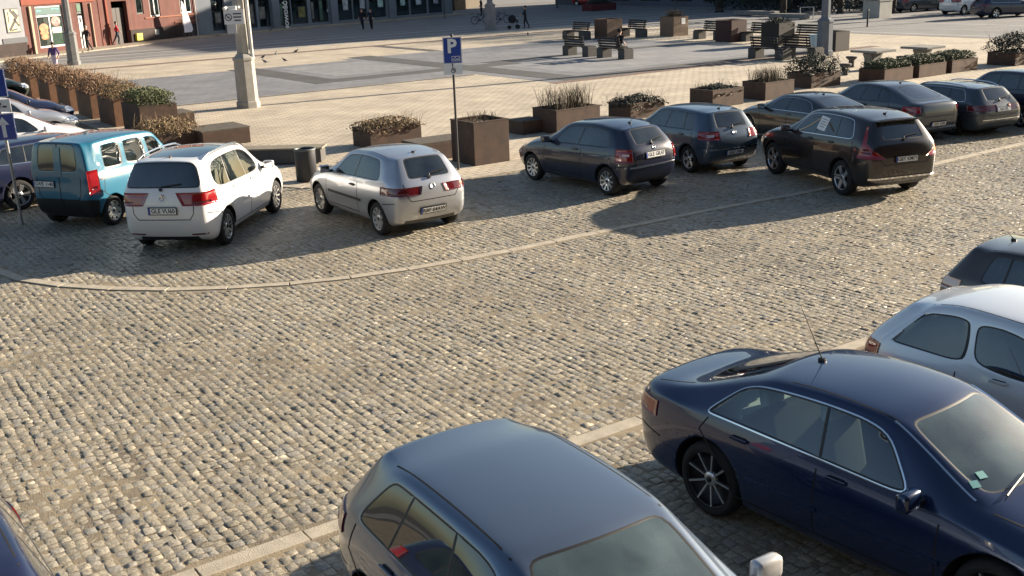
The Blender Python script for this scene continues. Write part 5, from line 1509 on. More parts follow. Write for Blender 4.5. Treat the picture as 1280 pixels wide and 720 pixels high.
for ds, dz, L, wd, a in ((.12, .28, .75, .16, -50), (-.05, -.2, .9, .15, 48), (.28, -.1, .6, .12, -52), (-.32, .15, .7, .07, 88), (.3, .3, .5, .1, -48), (.05, -.42, .5, .08, 10)):
    fbar(LEFT, b, cx+ds*W_, cz+dz*H_, L*H_*.75, wd*H_*.9, R(a), .06)
obj('picture_strokes', b, mat('picture_black', (.02, .016, .014), .6), pc)

# --- red house
rt = empty('red_brick_house', RED.A, 0, 'red brick house with a green shop window, dark entrance and white framed windows', 'building')
shop = RED.px(43, 8, 84.5, 58); door = RED.px(94, 3, 110, 53); ent = RED.px(118.5, -14, 129, 53); ent2 = RED.px(138, 2, 164, 51)
wins = [RED.px(167, -14, 180, 17), RED.px(184, -14, 201, 20), RED.px(222.5, -14, 240.5, 15.5)]
holes = [shop, door, ent, ent2]+wins
holes = [(h[0], h[1], (h[2] if h in wins else (.42 if h is shop else .04)), h[3]) for h in holes]
shop, door, ent, ent2 = holes[:4]; wins = holes[4:]
up = [(1.2+3.6*k, 2.4+3.6*k, 5.6, 7.6) for k in range(int(RED.L/3.6))]
up = [h for h in up if h[1] < RED.L-.4 and not any(h[0] < q[1] and h[1] > q[0] and q[3] > 5.4 for q in holes)]
RED.wall('wall', rt, [M_BRICKRED], 0, RED.L, 9.0, holes+up)
b = NB(); RED.box(b, 0, RED.L, 0, 9.0, -9, -2.4); obj('house_body', b, M_BRICKRED, rt)
b = NB(); RED.box(b, 0, RED.L, 9.0, 9.6, -9.2, .35); obj('roof', b, mat('roof_tile', (.16, .06, .04), .9), rt)
for h in up: RED.window(rt, h, M_FRAMEW)
b = NB(); RED.box(b, ent2[1]+.05, RED.L-.25, 0, 1.05, 0, .05); obj('plinth', b, M_PLINTH, rt)
b = NB(); RED.box(b, 0, ent[0]-.3, shop[3]+.10, shop[3]+1.2, 0, .06); obj('shop_fascia', b, M_ORANGE, rt)
# shop window: sign band above two panes
st_ = RED.st(50, 21.5)[1]
sw = RED.window(rt, shop, M_FRAMEW, 2, name='shop_window', depth=.10, bar=.11, transom=st_+.05)
sg_ = RED.sheet(sw, (shop[0]+.12, shop[1]-.12, st_+.14, shop[3]-.12), M_TEAL, 'shop_sign', -.09, .02)
b = NB()
for a, c, z in ((.06, .24, .35), (.62, .70, .55), (.72, .80, .58), (.82, .9, .5)):
    ww = shop[1]-shop[0]; RED.box(b, shop[0]+ww*a, shop[0]+ww*c, st_+.25+z*.4, st_+.31+z*.4, -.09, -.08)
obj('sign_marks', b, mat('sign_teal_light', (.12, .45, .42), .6), sg_)
mid = (shop[0]+shop[1])/2
for k, (a, c) in enumerate(((shop[0]+.16, mid-.1), (mid+.1, shop[1]-.16))):
    pn = RED.sheet(sw, (a, c, shop[2]+.14, st_-.05), M_GREEN if k else mat('poster_darkgreen', (.012, .03, .016), .5), 'window_poster', -.125, .01)
    b = NB(); cc = RED.t*((a+c)/2)+RED.n*(-.115); wdt = (c-a)
    if k == 0:
        for (dz, r1, r2) in ((1.35, .42, .25), (1.0, .40, .16), (.72, .36, .14), (1.12, .30, .10)):
            M = Matrix.Translation((cc.x, cc.y, shop[2]+dz)) @ Matrix.Rotation(RED.rz, 4, 'Z') @ Matrix.Diagonal((r1*wdt*1.0, .012, r2*1.25, 1)); r = bmesh.ops.create_uvsphere(b, u_segments=16, v_segments=10, radius=1); bmesh.ops.transform(b, matrix=M, verts=r['verts'])
        obj('burger_picture', b, mat('poster_food', (.50, .24, .08), .6, col2=(.22, .07, .03), vscale=2.5), pn)
    else:
        M = Matrix.Translation((cc.x, cc.y, shop[2]+1.75)) @ Matrix.Rotation(RED.rz, 4, 'Z') @ Matrix.Diagonal((.42*wdt, .012, .34, 1)); r = bmesh.ops.create_uvsphere(b, u_segments=16, v_segments=10, radius=1); bmesh.ops.transform(b, matrix=M, verts=r['verts'])
        obj('food_picture', b, mat('poster_pinkred', (.45, .05, .06), .6, col2=(.5, .3, .25), vscale=4), pn)
        RED.sheet(pn, ((a+c)/2-.42, (a+c)/2+.46, shop[2]+.95, shop[2]+1.35), mat('poster_white', (.55, .6, .5), .6), 'price_label', -.11, .008)
for u0, v0, u1, v1 in ((36.5, 8, 42.5, 62), (111.5, 4, 117.5, 52)):
    h = RED.px(u0, v0, u1, v1); RED.sheet(rt, (h[0], h[1], .02, h[3]), M_PILAST, 'pilaster', .14, .14)
h = RED.px(130, -10, 136.5, 53); RED.sheet(rt, (h[0], h[1], .02, h[3]), M_ORANGE, 'red_pillar', .12, .12)
tz = RED.st(100, 16)[1]
dw = RED.window(rt, door, M_FRAMED, 1, name='shop_door', depth=.12, bar=.14, transom=tz)
RED.sheet(dw, (door[0]+.15, door[1]-.15, tz+.1, door[3]-.15), M_GREEN, 'door_sign', -.10, .02)
h = RED.px(98, 20, 107, 50); b = NB()
for (a, c, z0_, z1_) in ((h[0], h[1], h[3]-.1, h[3]), (h[0], h[0]+.1, .1, h[3]-.1), (h[1]-.1, h[1], .1, h[3]-.1)): RED.box(b, a, c, z0_, z1_, -.12, -.06)
obj('door_frame', b, M_FRAMEW, dw)
RED.sheet(dw, (h[0]+.25, h[1]-.25, h[3]-1.1, h[3]-.45), mat('poster_white', (.55, .6, .5), .6), 'door_notice', -.09, .01)
for hh in (ent, ent2):
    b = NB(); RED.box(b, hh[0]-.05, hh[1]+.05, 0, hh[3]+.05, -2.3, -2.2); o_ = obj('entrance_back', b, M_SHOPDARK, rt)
    b = NB(); RED.box(b, hh[0]+.1, (hh[0]+hh[1])/2-.02, .05, hh[3]-.5, -.45, -.38); RED.box(b, (hh[0]+hh[1])/2+.02, hh[1]-.1, .05, hh[3]-.5, -.45, -.38); obj('door_leaf', b, mat('door_darkbrown', (.03, .022, .02), .6), rt)
for k, h in enumerate(wins): RED.window(rt, h, M_FRAMED if k == 0 else M_FRAMEW, 2 if k else 1, depth=.06, bar=.10)
h = RED.px(193.5, 12, 198.5, 18); 
h = RED.px(167, 27, 182, 31)
for u0, v0, u1, v1 in ((181, 22, 249, 21.4), (218, 27, 249, 28)):
    sa, za = RED.st(u0, v0); sb_, _ = RED.st(u1, v1); RED.sheet(rt, (sa, sb_, za-.10, za), mat('ledge_brick', (.25, .10, .06), .85), 'ledge', .07, .07)
h = RED.px(168, 42, 176, 50); ob = RED.sheet(rt, (h[0], h[1], h[2], h[3]), mat('box_yellow', (.62, .55, .04), .5), 'yellow_box', .25, .25)
RED.sheet(ob, (h[0]+.3*(h[1]-h[0]), h[0]+.65*(h[1]-h[0]), h[2]+.2, h[3]-.2), mat('box_mark', (.12, .10, .03), .6), 'box_mark', .262, .012)
h = RED.px(193, 37, 198.5, 43); RED.sheet(rt, h, mat('vent_grey', (.35, .34, .32), .5), 'vent_cover', .06, .06)
b = NB(); s_, _ = RED.st(251, 20); c = RED.t*(RED.L-.25)+RED.n*.10; cyl(b, (c.x, c.y, .1), (c.x, c.y, 9.0), .055, n=10); obj('downpipe', b, mat('pipe_white', (.55, .53, .50), .5), rt)

# --- grey commercial building
rt = empty('grey_shop_building', GREY.A, 0, 'long blue-grey commercial building with dark shop windows full of posters', 'building')
bays = [(266, 283), (288, 304), (306, 322), (325, 339.5), (349, 365), (366, 386), (390, 412), (424, 442), (443, 460), (463, 484), (497, 513), (514.5, 535), (537, 554)]
holes = []
for u0, u1 in bays:
    s0, _ = GREY.st(u0, 30); s1, _ = GREY.st(u1, 30); holes.append((s0, s1, .30, 3.4))
upw = [(2+4.2*k, 4.2+4.2*k, 5.2, 7.2) for k in range(int(GREY.L/4.2))]
upw = [h for h in upw if h[1] < GREY.L-.5]
GREY.wall('wall', rt, M_GREYW, .02, GREY.L, 10.5, holes+upw)
for h in upw: GREY.window(rt, h, M_FRAMED, 2)
b = NB(); GREY.box(b, .02, GREY.L, 0, 10.5, -10, -2.4); obj('house_body', b, M_GREYW, rt)
b = NB(); GREY.box(b, .02, GREY.L+.2, 10.5, 10.9, -10.2, .3); obj('roof', b, mat('roof_dark', (.05, .04, .04), .9), rt)
for u in (286, 345, 418, 490, 559):
    b = NB(); s_, _ = GREY.st(u, 30); GREY.box(b, s_-.42, s_+.42, 0, 4.3, 0, .22); obj('pillar', b, M_GREYW, rt)
b = NB(); GREY.box(b, .04, GREY.L-.02, 3.55, 4.2, .0, .12); obj('fascia', b, mat('fascia_dark', (.05, .06, .075), .6), rt)
posters = {2: (.45, .55, .5), 3: (.3, .3, .3), 4: (.35, .45, .30), 5: (.22, .17, .05), 6: (.18, .22, .22)}
pm = [mat('poster_pale', (.68, .70, .72), .6, col2=(.12, .13, .15), vscale=2.2), mat('poster_mint', (.55, .75, .68), .6, col2=(.2, .32, .30), vscale=1.6), mat('poster_mixed', (.30, .28, .24), .6, col2=(.05, .05, .055), vscale=2.5), mat('poster_olive', (.24, .22, .05), .6, col2=(.05, .06, .03), vscale=2), mat('poster_green', (.10, .22, .15), .6, col2=(.02, .05, .04), vscale=2)]
for k, h in enumerate(holes):
    w_ = GREY.window(rt, h, M_FRAMED, 1, depth=.10, bar=.08, name='shop_window')
    if k >= 7:
        b = NB(); GREY.box(b, h[0]+.1, h[1]-.1, .42, 1.6+.2*(k % 2), -.145, -.128); obj('window_film', b, mat('film_teal', (.17, .27, .29), .5), w_)
PP = [((427, -6, 436.5, 13.5), 0), ((448.5, -6, 457.5, 11.5), 0), ((471, -6, 480, 9.5), 1), ((499.5, -6, 507.5, 7.5), 1), ((519, -6, 527.5, 6.5), 0), ((541, -6, 549, 5), 0), ((268, 15, 278, 29), 2), ((349, 4, 361, 30), 4), ((372, 8, 383, 22), 3), ((388, 2, 394, 24), 2), ((398, 0, 405, 26), 4), ((408, 10, 412.5, 16), 0), ((323, 8, 333, 24), 2), ((309, 5, 319, 30), 2), ((290, 4, 300, 28), 3)]
for k, (q, mi_) in enumerate(PP):
    h = GREY.px(*q); fr = GREY.sheet(rt, (h[0], h[1], h[2], min(h[3], 3.35)), M_FRAMED, 'poster_frame', -.04, .04)
    GREY.sheet(fr, (h[0]+.08, h[1]-.08, h[2]+.09, min(h[3], 3.35)-.09), pm[mi_], 'poster', -.034, .012)
# feather flags
def feather(F_, u0, v0, u1, v1, m_, label, rz, word=None, bulge=0):
    s0, z1 = F_.st(u0, v0); s1, z0 = F_.st(u1, v1); c = F_.A+F_.t*((s0+s1)/2)+F_.n*1.5; Wd = abs(s1-s0)*.9; Hh = z1-z0
    o = empty('feather_flag', c, F_.rz, label, 'flag', 'feather flags in front of the shops')
    b = NB(); cyl(b, (-Wd/2, 0, 0), (-Wd/2, 0, z1+.0), .03, .02, 8); lathe(b, [(.25, 0), (.25, .05), (.001, .07)], 12); obj('pole', b, mat('pole_dark', (.05, .05, .05), .5, .4), o)
    b = NB(); n = 12; prev = None
    for k in range(n+1):
        t = k/n; z = z0+Hh*t
        if bulge: l = -Wd/2; r = -Wd/2+Wd*(1.05*(1-t)**.55*(1 if t > .06 else .75)+.15*(1-t))
        else: l = -Wd/2+.02; r = -Wd/2+Wd*(1 if t < .75 else max(.12, math.sqrt(max(0, 1-((t-.75)/.25)**2))))
        cur = [b.verts.new((l+(r-l)*q/4, .05*math.sin(q*1.1+t*5), z)) for q in range(5)]
        if prev:
            for q in range(4): b.faces.new((prev[q], prev[q+1], cur[q+1], cur[q]))
        prev = cur
    cl = obj('cloth', b, m_, o, smooth=True)
    if word: text_mesh('letters', word, Wd*.80, SIGN_WHITE, cl, Matrix.Translation((0, -.09, z0+Hh*.46)) @ Matrix.Rotation(PI/2, 4, 'X') @ Matrix.Rotation(PI/2, 4, 'Z'), .004, .022)
feather(RED, 206, 0, 222, 40, mat('flag_white', (.78, .72, .76), .8), 'white billowing feather flag in front of the red house', 0, None, 1)
feather(GREY, 338.5, 5, 349.5, 32, mat('flag_black', (.008, .008, .010), .8), 'black feather flag with white vertical lettering', 0, 'NOWOŚĆ')

# --- buildings closing the far end of the street (they also keep the low sun off it)
def far_building(name, A, B, H, D, label, wm, n, storeys, ground=None):
    F_ = Front(A, B); o = empty(name, A, 0, label, 'building')
    hs = []
    for k in range(n):
        c = F_.L*(k+.5)/n
        for s_ in range(1, storeys): hs.append((c-.6, c+.6, 1.2+3.6*s_, 3.0+3.6*s_))
        hs.append((c-1.6, c+1.6, .5, 2.9))
    F_.wall('wall', o, wm, 0, F_.L, H, hs, .4)
    for h in hs: F_.window(o, h, M_FRAMED if h[2] < 1 else M_FRAMEW, 2, glassm=ground if (ground and h[2] < 1) else None)
    b = NB(); F_.box(b, 0, F_.L, 0, H, -D, -2.4); obj('house_body', b, wm, o)
    b = NB(); F_.box(b, -.2, F_.L+.2, H, H+.5, -D-.2, .4); obj('roof', b, mat('roof_tile', (.16, .06, .04), .9), o)
    return o
far_building('town_house', AB(81, 106), AB(81, 63), 15, 12, 'tall town house row at the far end with pale teal shop windows', mat('facade_blue_grey', (.10, .12, .15), .85, col2=(.08, .09, .11), vscale=.8), 9, 4, glass('pale_shop_glass', (.55, .68, .68)))
far_building('town_house', AB(50, 118), AB(78, 118), 12, 10, 'town house closing the side street behind the grey shop building', mat('facade_ochre', (.17, .14, .11), .85), 6, 3)
far_building('town_house', AB(118, 62), AB(118, 8), 10, 12, 'long low dark town house behind the hedges on the right', mat('facade_dark', (.09, .085, .085), .85), 11, 2)
# camera side: unseen house, added to darken reflections in the near cars
far_building('reflection_house', AB(34, -6), AB(-30, -6), 14, 12, 'unseen tall brick tenement house added on the camera side for dark reflections', M_BRICKRED, 14, 4)
g0, g1 = G(568, 13), G(596, 9)
b = NB(); d = g1-g0; box(b, (*((g0+g1)/2).xy, .7), (d.length+1, .5, 1.4), rz=math.atan2(d.y, d.x), bev=.03); box(b, (*((g0+g1)/2).xy, 1.44), (d.length+1.2, .62, .08), rz=math.atan2(d.y, d.x))
obj('garden_wall', b, mat('wall_olive', (.10, .08, .055), .9, col2=(.07, .055, .04), vscale=1), label='olive brown wall beyond the corner of the grey shop building', cat='wall')

# ------------------------------------------------------------------ hedges, trees and small things on the far right
def big_hedge(px, L, wd, h, label, kind=L_DARK):
    g = G(*px); V = leaf_cloud(2600, wd, L, h, 0, .12, dome=.4, gap=.1)
    obj('hedge', (V[0], [], V[1]), kind, loc=g, rz=AZ, label=label, cat='hedge', group='dark hedges beyond the square')
big_hedge((925, 12), 7, 2.2, 1.7, 'dark hedge farthest left beyond the benches'); big_hedge((965, 15), 6, 2, 1.9, 'dark hedge behind the tree with the thicker trunk'); big_hedge((1012, 15), 6, 2.2, 1.6, 'dark hedge just left of the blue-grey lamp post'); big_hedge((1062, 14), 6, 2, 1.9, 'dark hedge right of the blue-grey lamp post')
big_hedge((1130, 11), 6, 2, 2.1, 'dark hedge right of the pale concrete tub'); big_hedge((1172, 9), 5, 2, 2.0, 'dark hedge left of the far white van'); big_hedge((1262, 14), 7, 2.4, 2.2, 'dark hedge at the upper right corner')
def tree(px, label, r=.26, H=9, seed=1, lean=0):
    g = G(*px); o = empty('bare_tree', g, 0, label, 'tree', 'bare trees beyond the square'); r_ = random.Random(seed)
    b = NB(); cr = NB()
    cyl(b, (0, 0, -.05), (0, 0, .4), r*1.5, r*1.05, 10); cyl(b, (0, 0, .4), (lean, 0, 3.0), r*1.05, r*.85, 10)
    def grow(p, d, L, rr, dep):
        q = p+d*L
        cyl(b if dep < 2 else cr, p, q, rr, rr*.68, 7 if dep < 2 else 4, caps=False)
        if dep >= 5 or rr < .006: return
        for k in range(3 if dep < 3 else 2):
            nd = (d+Vector((r_.gauss(0, .55), r_.gauss(0, .55), r_.gauss(.15, .35)))).normalized(); grow(q, nd, L*r_.uniform(.62, .86), rr*.64, dep+1)
    for k in range(3): grow(Vector((lean, 0, 2.9)), Vector((r_.gauss(0, .45), r_.gauss(0, .45), 1)).normalized(), H*.26, r*.66, 0)
    obj('trunk', b, M_BARK, o, smooth=True); obj('twigs', cr, M_BARK, o)
tree((899, 15.5), 'thick dark tree trunk left of the far hedges', .30, 10, 3); tree((979, 19), 'dark tree trunk behind the black-brown planter', .26, 9, 5); tree((1050, 17), 'dark tree trunk right of the blue-grey lamp post', .22, 9, 8)
tree((1116, 17), 'tree beyond the pale concrete tub', .22, 10, 11); tree((1228, 17), 'dark tree in front of the far white van', .24, 10, 14)
tree((706, 2), 'tree standing at the far end of the street', .25, 10, 21)
g = G(1096, 22); b = NB(); box(b, (0, 0, .62), (1.5, 1.5, 1.24), bev=.03); box(b, (0, 0, 1.26), (1.6, 1.6, .06))
obj('concrete_tub', b, mat('tub_pale', (.40, .385, .35), .85, col2=(.32, .31, .28), vscale=2), loc=g, rz=AZ, label='pale square concrete tub among the far hedges', cat='planter')
plant('evergreen', (g.x, g.y, 0), 1.1, 1.1, 1.25, 'dark plant in the pale concrete tub', None, h=.6)
g = G(1084, 34); b = NB(); cyl(b, (0, 0, 0), (0, 0, 1.1), .06, n=10); lathe(b, [(.07, 1.08), (.07, 1.14), (.001, 1.16)], 10); obj('bollard', b, M_FRAMED, loc=g, label='dark bollard in the street below the pale concrete tub', cat='bollard')
for px, L, t in (((945, 20), 4.5, 'left'), ((986, 24), 3.6, 'right')):
    g = G(*px); b = NB(); box(b, (0, 0, .24), (.6, L, .36), bev=.03); 
    for q in (-1, 1): box(b, (0, q*(L/2-.4), .03), (.45, .4, .06))
    obj('stone_block', b, M_CONC, loc=g, rz=AZ, label='long low concrete block in front of the hedges, %s one' % t, cat='block', group='concrete blocks by the hedges')
g = G(1008, 24); b = NB(); tube(b, [(-.5, 0, 0), (-.5, 0, .9), (.5, 0, .9), (.5, 0, 0)], .035, 8); obj('hoop_barrier', b, M_STEEL, loc=g, rz=R(-5), label='small pale metal hoop beside the right concrete block', cat='barrier')
g = G(749, 13); planter((g.x, g.y, 0), 3.2, 1.6, .7, 'dark red street planter far down the street', mat('planter_darkred', (.10, .02, .025), .7), None)
plant('evergreen', (g.x, g.y, 0), 2.2, 1.2, .6, 'dark plants in the dark red street planter', None, h=.6)
# vehicles far away: copies of the modelled cars
def car_copy(frag, px, yaw, label, group='vehicles parked far beyond the square'):
    src = [o for o in COL.objects if o.type == 'EMPTY' and not o.parent and 'label' in o.keys() and o['label'].startswith(frag)][0]
    c = copy_tree(src); c.location = G(*px); c.rotation_euler.z = R(yaw); c['label'] = label; c['group'] = group
    for ch in list(c.children):
        if ch.name.split('.')[0] in ('license_plate',):
            for k in list(ch.children): bpy.data.objects.remove(k)
            bpy.data.objects.remove(ch)
    return c
car_copy('white family', (1207, 17), 30, 'small white car far beyond the square under the trees at the upper right')
car_copy('red hatchback', (735, 6), -20, 'dark red car parked far down the street behind the red planter')
car_copy('tall graphite liftback', (1150, 14), 20, 'dark car among the hedges left of the far white car')
car_copy('dark blue estate car with chrome', (1258, 21), 10, 'dark estate car at the upper right edge under the trees')

# ------------------------------------------------------------------ people
def limb_body(joints, edges, rad):
    me = bpy.data.meshes.new('person'); me.from_pydata(joints, edges, [])
    o = bpy.data.objects.new('tmp', me); COL.objects.link(o)
    sk = o.modifiers.new('k', 'SKIN'); sk.use_smooth_shade = True
    for v, r_ in zip(me.skin_vertices[0].data, rad): v.radius = r_
    me.skin_vertices[0].data[0].use_root = True
    ss = o.modifiers.new('s', 'SUBSURF'); ss.levels = 2
    dg = bpy.context.evaluated_depsgraph_get(); m2 = bpy.data.meshes.new_from_object(o.evaluated_get(dg))
    COL.objects.unlink(o); bpy.data.objects.remove(o)
    return m2
SKIN = mat('skin', (.45, .27, .19), .6)
def person(px, yaw, label, top, legs, hair, pose='walk', h=1.72, bag=None, vest=None, hat=False, lift=0, loc=None):
    g = loc if loc is not None else G(*px)
    k = h/1.75; o = empty('person', g, yaw, label, 'person', None)
    J = dict(pelvis=(0, 0, .95), belly=(.01, 0, 1.12), chest=(.02, 0, 1.33), neck=(.0, 0, 1.48), head0=(.02, 0, 1.58), head1=(.02, 0, 1.68))
    if pose == 'walk': lg = ((.22, .09, .50, .02), (-.10, -.09, .52, -.42)); ar = ((-.14, .24, 1.12, -.02, .22, .90), (.12, -.24, 1.12, .28, -.22, .93))
    elif pose == 'push': lg = ((.18, .09, .50, .06), (-.08, -.09, .52, -.34)); ar = ((.10, .23, 1.14, .38, .17, 1.04), (.10, -.23, 1.14, .38, -.17, 1.04))
    elif pose == 'sit': lg = ((.44, .11, .50, .44), (.44, -.11, .50, .46)); ar = ((.02, .24, .78, .28, .13, .66), (.02, -.24, .78, .28, -.13, .66))
    else: lg = ((.02, .09, .50, .0), (.0, -.09, .50, -.02)); ar = ((-.02, .24, 1.14, .06, .23, .88), (-.02, -.24, 1.14, .10, -.2, .92))
    if pose == 'sit':
        for n_ in J: J[n_] = (J[n_][0]+(.02 if n_ != 'pelvis' else 0)+.10*max(0, J[n_][2]-.95), 0, J[n_][2]-.42)
    P = [J[n_] for n_ in ('pelvis', 'belly', 'chest', 'neck', 'head0', 'head1')]; Rr = [(.15, .115), (.145, .11), (.17, .115), (.055, .055), (.085, .10), (.075, .09)]; E_ = [(0, 1), (1, 2), (2, 3), (3, 4), (4, 5)]
    zone = ['legs', 'top', 'top', 'skin', 'skin', 'skin']
    hipz = J['pelvis'][2]-.05
    for (kx, sy, kz, fx) in lg:
        i = len(P)
        if pose == 'sit': P += [(.08, sy, hipz), (kx, sy, kz), (fx, sy*1.1, .09), (fx+.16, sy*1.2, .05)]
        else: P += [(.0, sy, hipz-.06), (kx*.55+fx*.2, sy, kz), (fx, sy*1.05, .09), (fx+.16, sy*1.15, .04)]
        Rr += [(.105, .105), (.07, .07), (.045, .05), (.045, .035)]; E_ += [(0, i), (i, i+1), (i+1, i+2), (i+2, i+3)]; zone += ['legs', 'legs', 'shoe', 'shoe']
    sh = J['chest'][2]+.07
    for (ex, sy, ez, hx_, hy, hz) in ar:
        i = len(P); s_ = 1 if sy > 0 else -1
        P += [(J['chest'][0], s_*.20, sh), (ex, sy, ez), (hx_, hy, hz), (hx_+.06, hy, hz-.05)]
        Rr += [(.07, .075), (.05, .05), (.035, .035), (.03, .035)]; E_ += [(2, i), (i, i+1), (i+1, i+2), (i+2, i+3)]; zone += ['top', 'top', 'skin', 'skin']
    P = [tuple(c*k for c in p) for p in P]; Rr = [(a*k, b_*k) for a, b_ in Rr]
    me = limb_body(P, E_, Rr)
    ms = [top, legs, SKIN, mat('shoe_dark', (.015, .014, .014), .6)]; ids = dict(top=0, legs=1, skin=2, shoe=3)
    me.materials.clear()
    for m_ in ms: me.materials.append(m_)
    segs = [(Vector(P[a]), Vector(P[b_]), zone[a], zone[b_]) for a, b_ in E_]
    for f in me.polygons:
        c = Vector(f.center); best = None
        for a, b_, za, zb in segs:
            d = b_-a; t = max(0, min(1, (c-a).dot(d)/d.length_squared)); ds = (c-a-d*t).length
            if best is None or ds < best[0]: best = (ds, zb if t > .55 else za)
        f.material_index = ids[best[1]]
    me.shade_smooth()
    bo = bpy.data.objects.new('body', me); COL.objects.link(bo); bo.parent = o
    hc = Vector(P[4]).lerp(Vector(P[5]), .6)
    b = NB(); r = bmesh.ops.create_uvsphere(b, u_segments=14, v_segments=10, radius=1)
    bmesh.ops.transform(b, matrix=Matrix.Translation(hc+Vector((-.022*k, 0, .025*k))) @ Matrix.Diagonal((.108*k, .095*k, .115*k, 1)), verts=r['verts'])
    bmesh.ops.delete(b, geom=[v for v in b.verts if v.co.x-hc.x > .045*k and v.co.z-hc.z < .07*k], context='VERTS')
    obj('hair' if not hat else 'hood', b, top if hat else hair, o, smooth=True)
    for s_ in (1, -1):
        b = NB(); r = bmesh.ops.create_uvsphere(b, u_segments=6, v_segments=5, radius=.011*k); bmesh.ops.translate(b, verts=r['verts'], vec=hc+Vector((.088*k, s_*.032*k, -.01*k))); obj('eye', b, SIGN_INK, o)
    b = NB(); box(b, hc+Vector((.098*k, 0, -.035*k)), (.03, .022, .04), bev=.006); obj('nose', b, SKIN, o)
    if bag:
        b = NB(); box(b, (bag[0]*k, bag[1]*k, bag[2]*k), bag[3], bev=.05); obj('bag', b, bag[4], o)
    if vest:
        b = NB(); c = Vector(P[2]); box(b, c+Vector((.115*k, 0, -.12*k)), (.02, .16, .34), bev=.008); obj('shirt_front', b, vest, o)
    return o
C_BLACK = mat('cloth_black', (.012, .012, .015), .9); C_NAVY = mat('cloth_navy', (.015, .018, .035), .9); C_RED = mat('cloth_red', (.42, .02, .03), .85); C_WHITE = mat('cloth_white', (.62, .58, .60), .85)
C_PURPLE = mat('cloth_purple', (.08, .045, .16), .85); C_LILAC = mat('cloth_lilac', (.45, .40, .55), .85); C_JEANS = mat('cloth_jeans', (.04, .05, .08), .9); HAIR = mat('hair_dark', (.02, .014, .01), .7); HAIRL = mat('hair_grey', (.25, .24, .22), .7)
FZ = .09
def onwalk(px):
    g = G(*px, FZ); return g
person(None, R(235), 'man in black jacket walking past the green shop door', C_BLACK, C_BLACK, HAIRL, 'walk', loc=onwalk((111, 63.5)))
person(None, R(20), 'person in red jacket over white shirt walking along the footway', C_RED, C_NAVY, HAIR, 'walk', vest=C_WHITE, loc=onwalk((148, 56)))
person((71, 92), R(-95), 'woman in purple coat and pale skirt behind the planter row', C_PURPLE, C_LILAC, HAIR, 'walk', 1.70)
person((453.5, 37), R(-100), 'left one of two people in dark clothes walking side by side in the street', C_BLACK, C_NAVY, HAIR, 'walk', 1.76); person((464.5, 37), R(-95), 'right one of two people in dark clothes walking side by side in the street', C_NAVY, C_BLACK, HAIR, 'walk', 1.74)
pg = G(657, 35.5); person(None, R(185), 'person in black pushing a pushchair in the far street', C_BLACK, C_BLACK, HAIR, 'push', 1.74, loc=pg, hat=True)
person((602, 20), R(200), 'person in dark clothes standing behind the lamp post by the bicycles', C_BLACK, C_NAVY, HAIR, 'stand', 1.74)
g = G(767, 73); sd = -E2*.35
person(None, AZ, 'person in dark clothes sitting hunched on the front bench', C_BLACK, C_BLACK, HAIR, 'sit', 1.95, loc=Vector((g.x+sd.x+E1.x*.02, g.y+sd.y+E1.y*.02, .03)), hat=True)

# ------------------------------------------------------------------ bicycles, pushchair, pigeons
def bicycle(px, yaw, label, col, lean=0.0):
    g = G(*px); o = empty('bicycle', g, yaw, label, 'bicycle', 'bicycles standing about the far street'); o.rotation_euler = (lean, 0, yaw)
    fm = mat('bike_frame_'+label.split()[0], col, .4, .3)
    for q in (-.52, .52):
        b = NB(); M = Matrix.Translation((q, 0, .34)) @ Matrix.Rotation(PI/2, 4, 'X')
        lathe(b, [(.325+.024*math.cos(a), .024*math.sin(a)) for a in [2*PI*k/8 for k in range(9)]], 28, M=M)
        wo = obj('wheel', b, RUBBER, o)
        b = NB()
        for k in range(10): a = 2*PI*k/10; cyl(b, (q, 0, .34), (q+.31*math.cos(a), 0, .34+.31*math.sin(a)), .004, n=4)
        lathe(b, [(.03, -.04), (.03, .04)], 10, M=M); obj('spokes', b, M_STEEL, wo)
    b = NB()
    for p, q in (((-.52, 0, .34), (-.06, 0, .32)), ((-.06, 0, .32), (-.20, 0, .84)), ((-.52, 0, .34), (-.19, 0, .78)), ((-.06, 0, .32), (.36, 0, .78)), ((-.19, 0, .78), (.34, 0, .84)), ((.52, 0, .34), (.33, 0, .92)), ((.33, 0, .92), (.31, 0, 1.02))): cyl(b, p, q, .02, n=8)
    obj('frame', b, fm, o)
    b = NB(); tube(b, [(.22, -.28, 1.02), (.31, -.14, 1.03), (.31, .14, 1.03), (.22, .28, 1.02)], .014, 6); obj('handlebar', b, M_FRAMED, o)
    b = NB(); box(b, (-.22, 0, .88), (.26, .14, .06), bev=.025); obj('saddle', b, M_FRAMED, o)
    b = NB(); cyl(b, (-.06, -.05, .32), (-.06, .05, .32), .09, n=14); cyl(b, (-.06, .06, .32), (.05, .06, .2), .012, n=6); cyl(b, (-.06, -.06, .32), (-.17, -.06, .44), .012, n=6); obj('crank', b, M_FRAMED, o)
gb = G(237, 47.5); bicycle((237, 47.5), RED.rz, 'black bicycle leaning at the wall of the red house', (.012, .012, .014), -.12)
bicycle((601, 30), R(15), 'dark bicycle left of the far lamp post', (.02, .02, .03)); bicycle((627, 29), R(-8), 'navy bicycle right of the far lamp post', (.02, .025, .06))
g = pg+Vector((-.92, -.05, 0)); o = empty('pushchair', g, R(185), 'dark pushchair with a pale blanket pushed by the person in black', 'pushchair')
b = NB(); box(b, (0, 0, .62), (.72, .42, .30), bev=.08); obj('seat', b, C_BLACK, o)
b = NB(); M = Matrix.Translation((.12, 0, .76)) @ Matrix.Rotation(PI/2, 4, 'X'); lathe(b, [(.001, -.21), (.30, -.20), (.32, 0), (.30, .20), (.001, .21)], 14, M=M); obj('hood', b, C_BLACK, o)
b = NB(); box(b, (-.12, 0, .80), (.34, .36, .10), bev=.04); obj('blanket', b, C_WHITE, o)
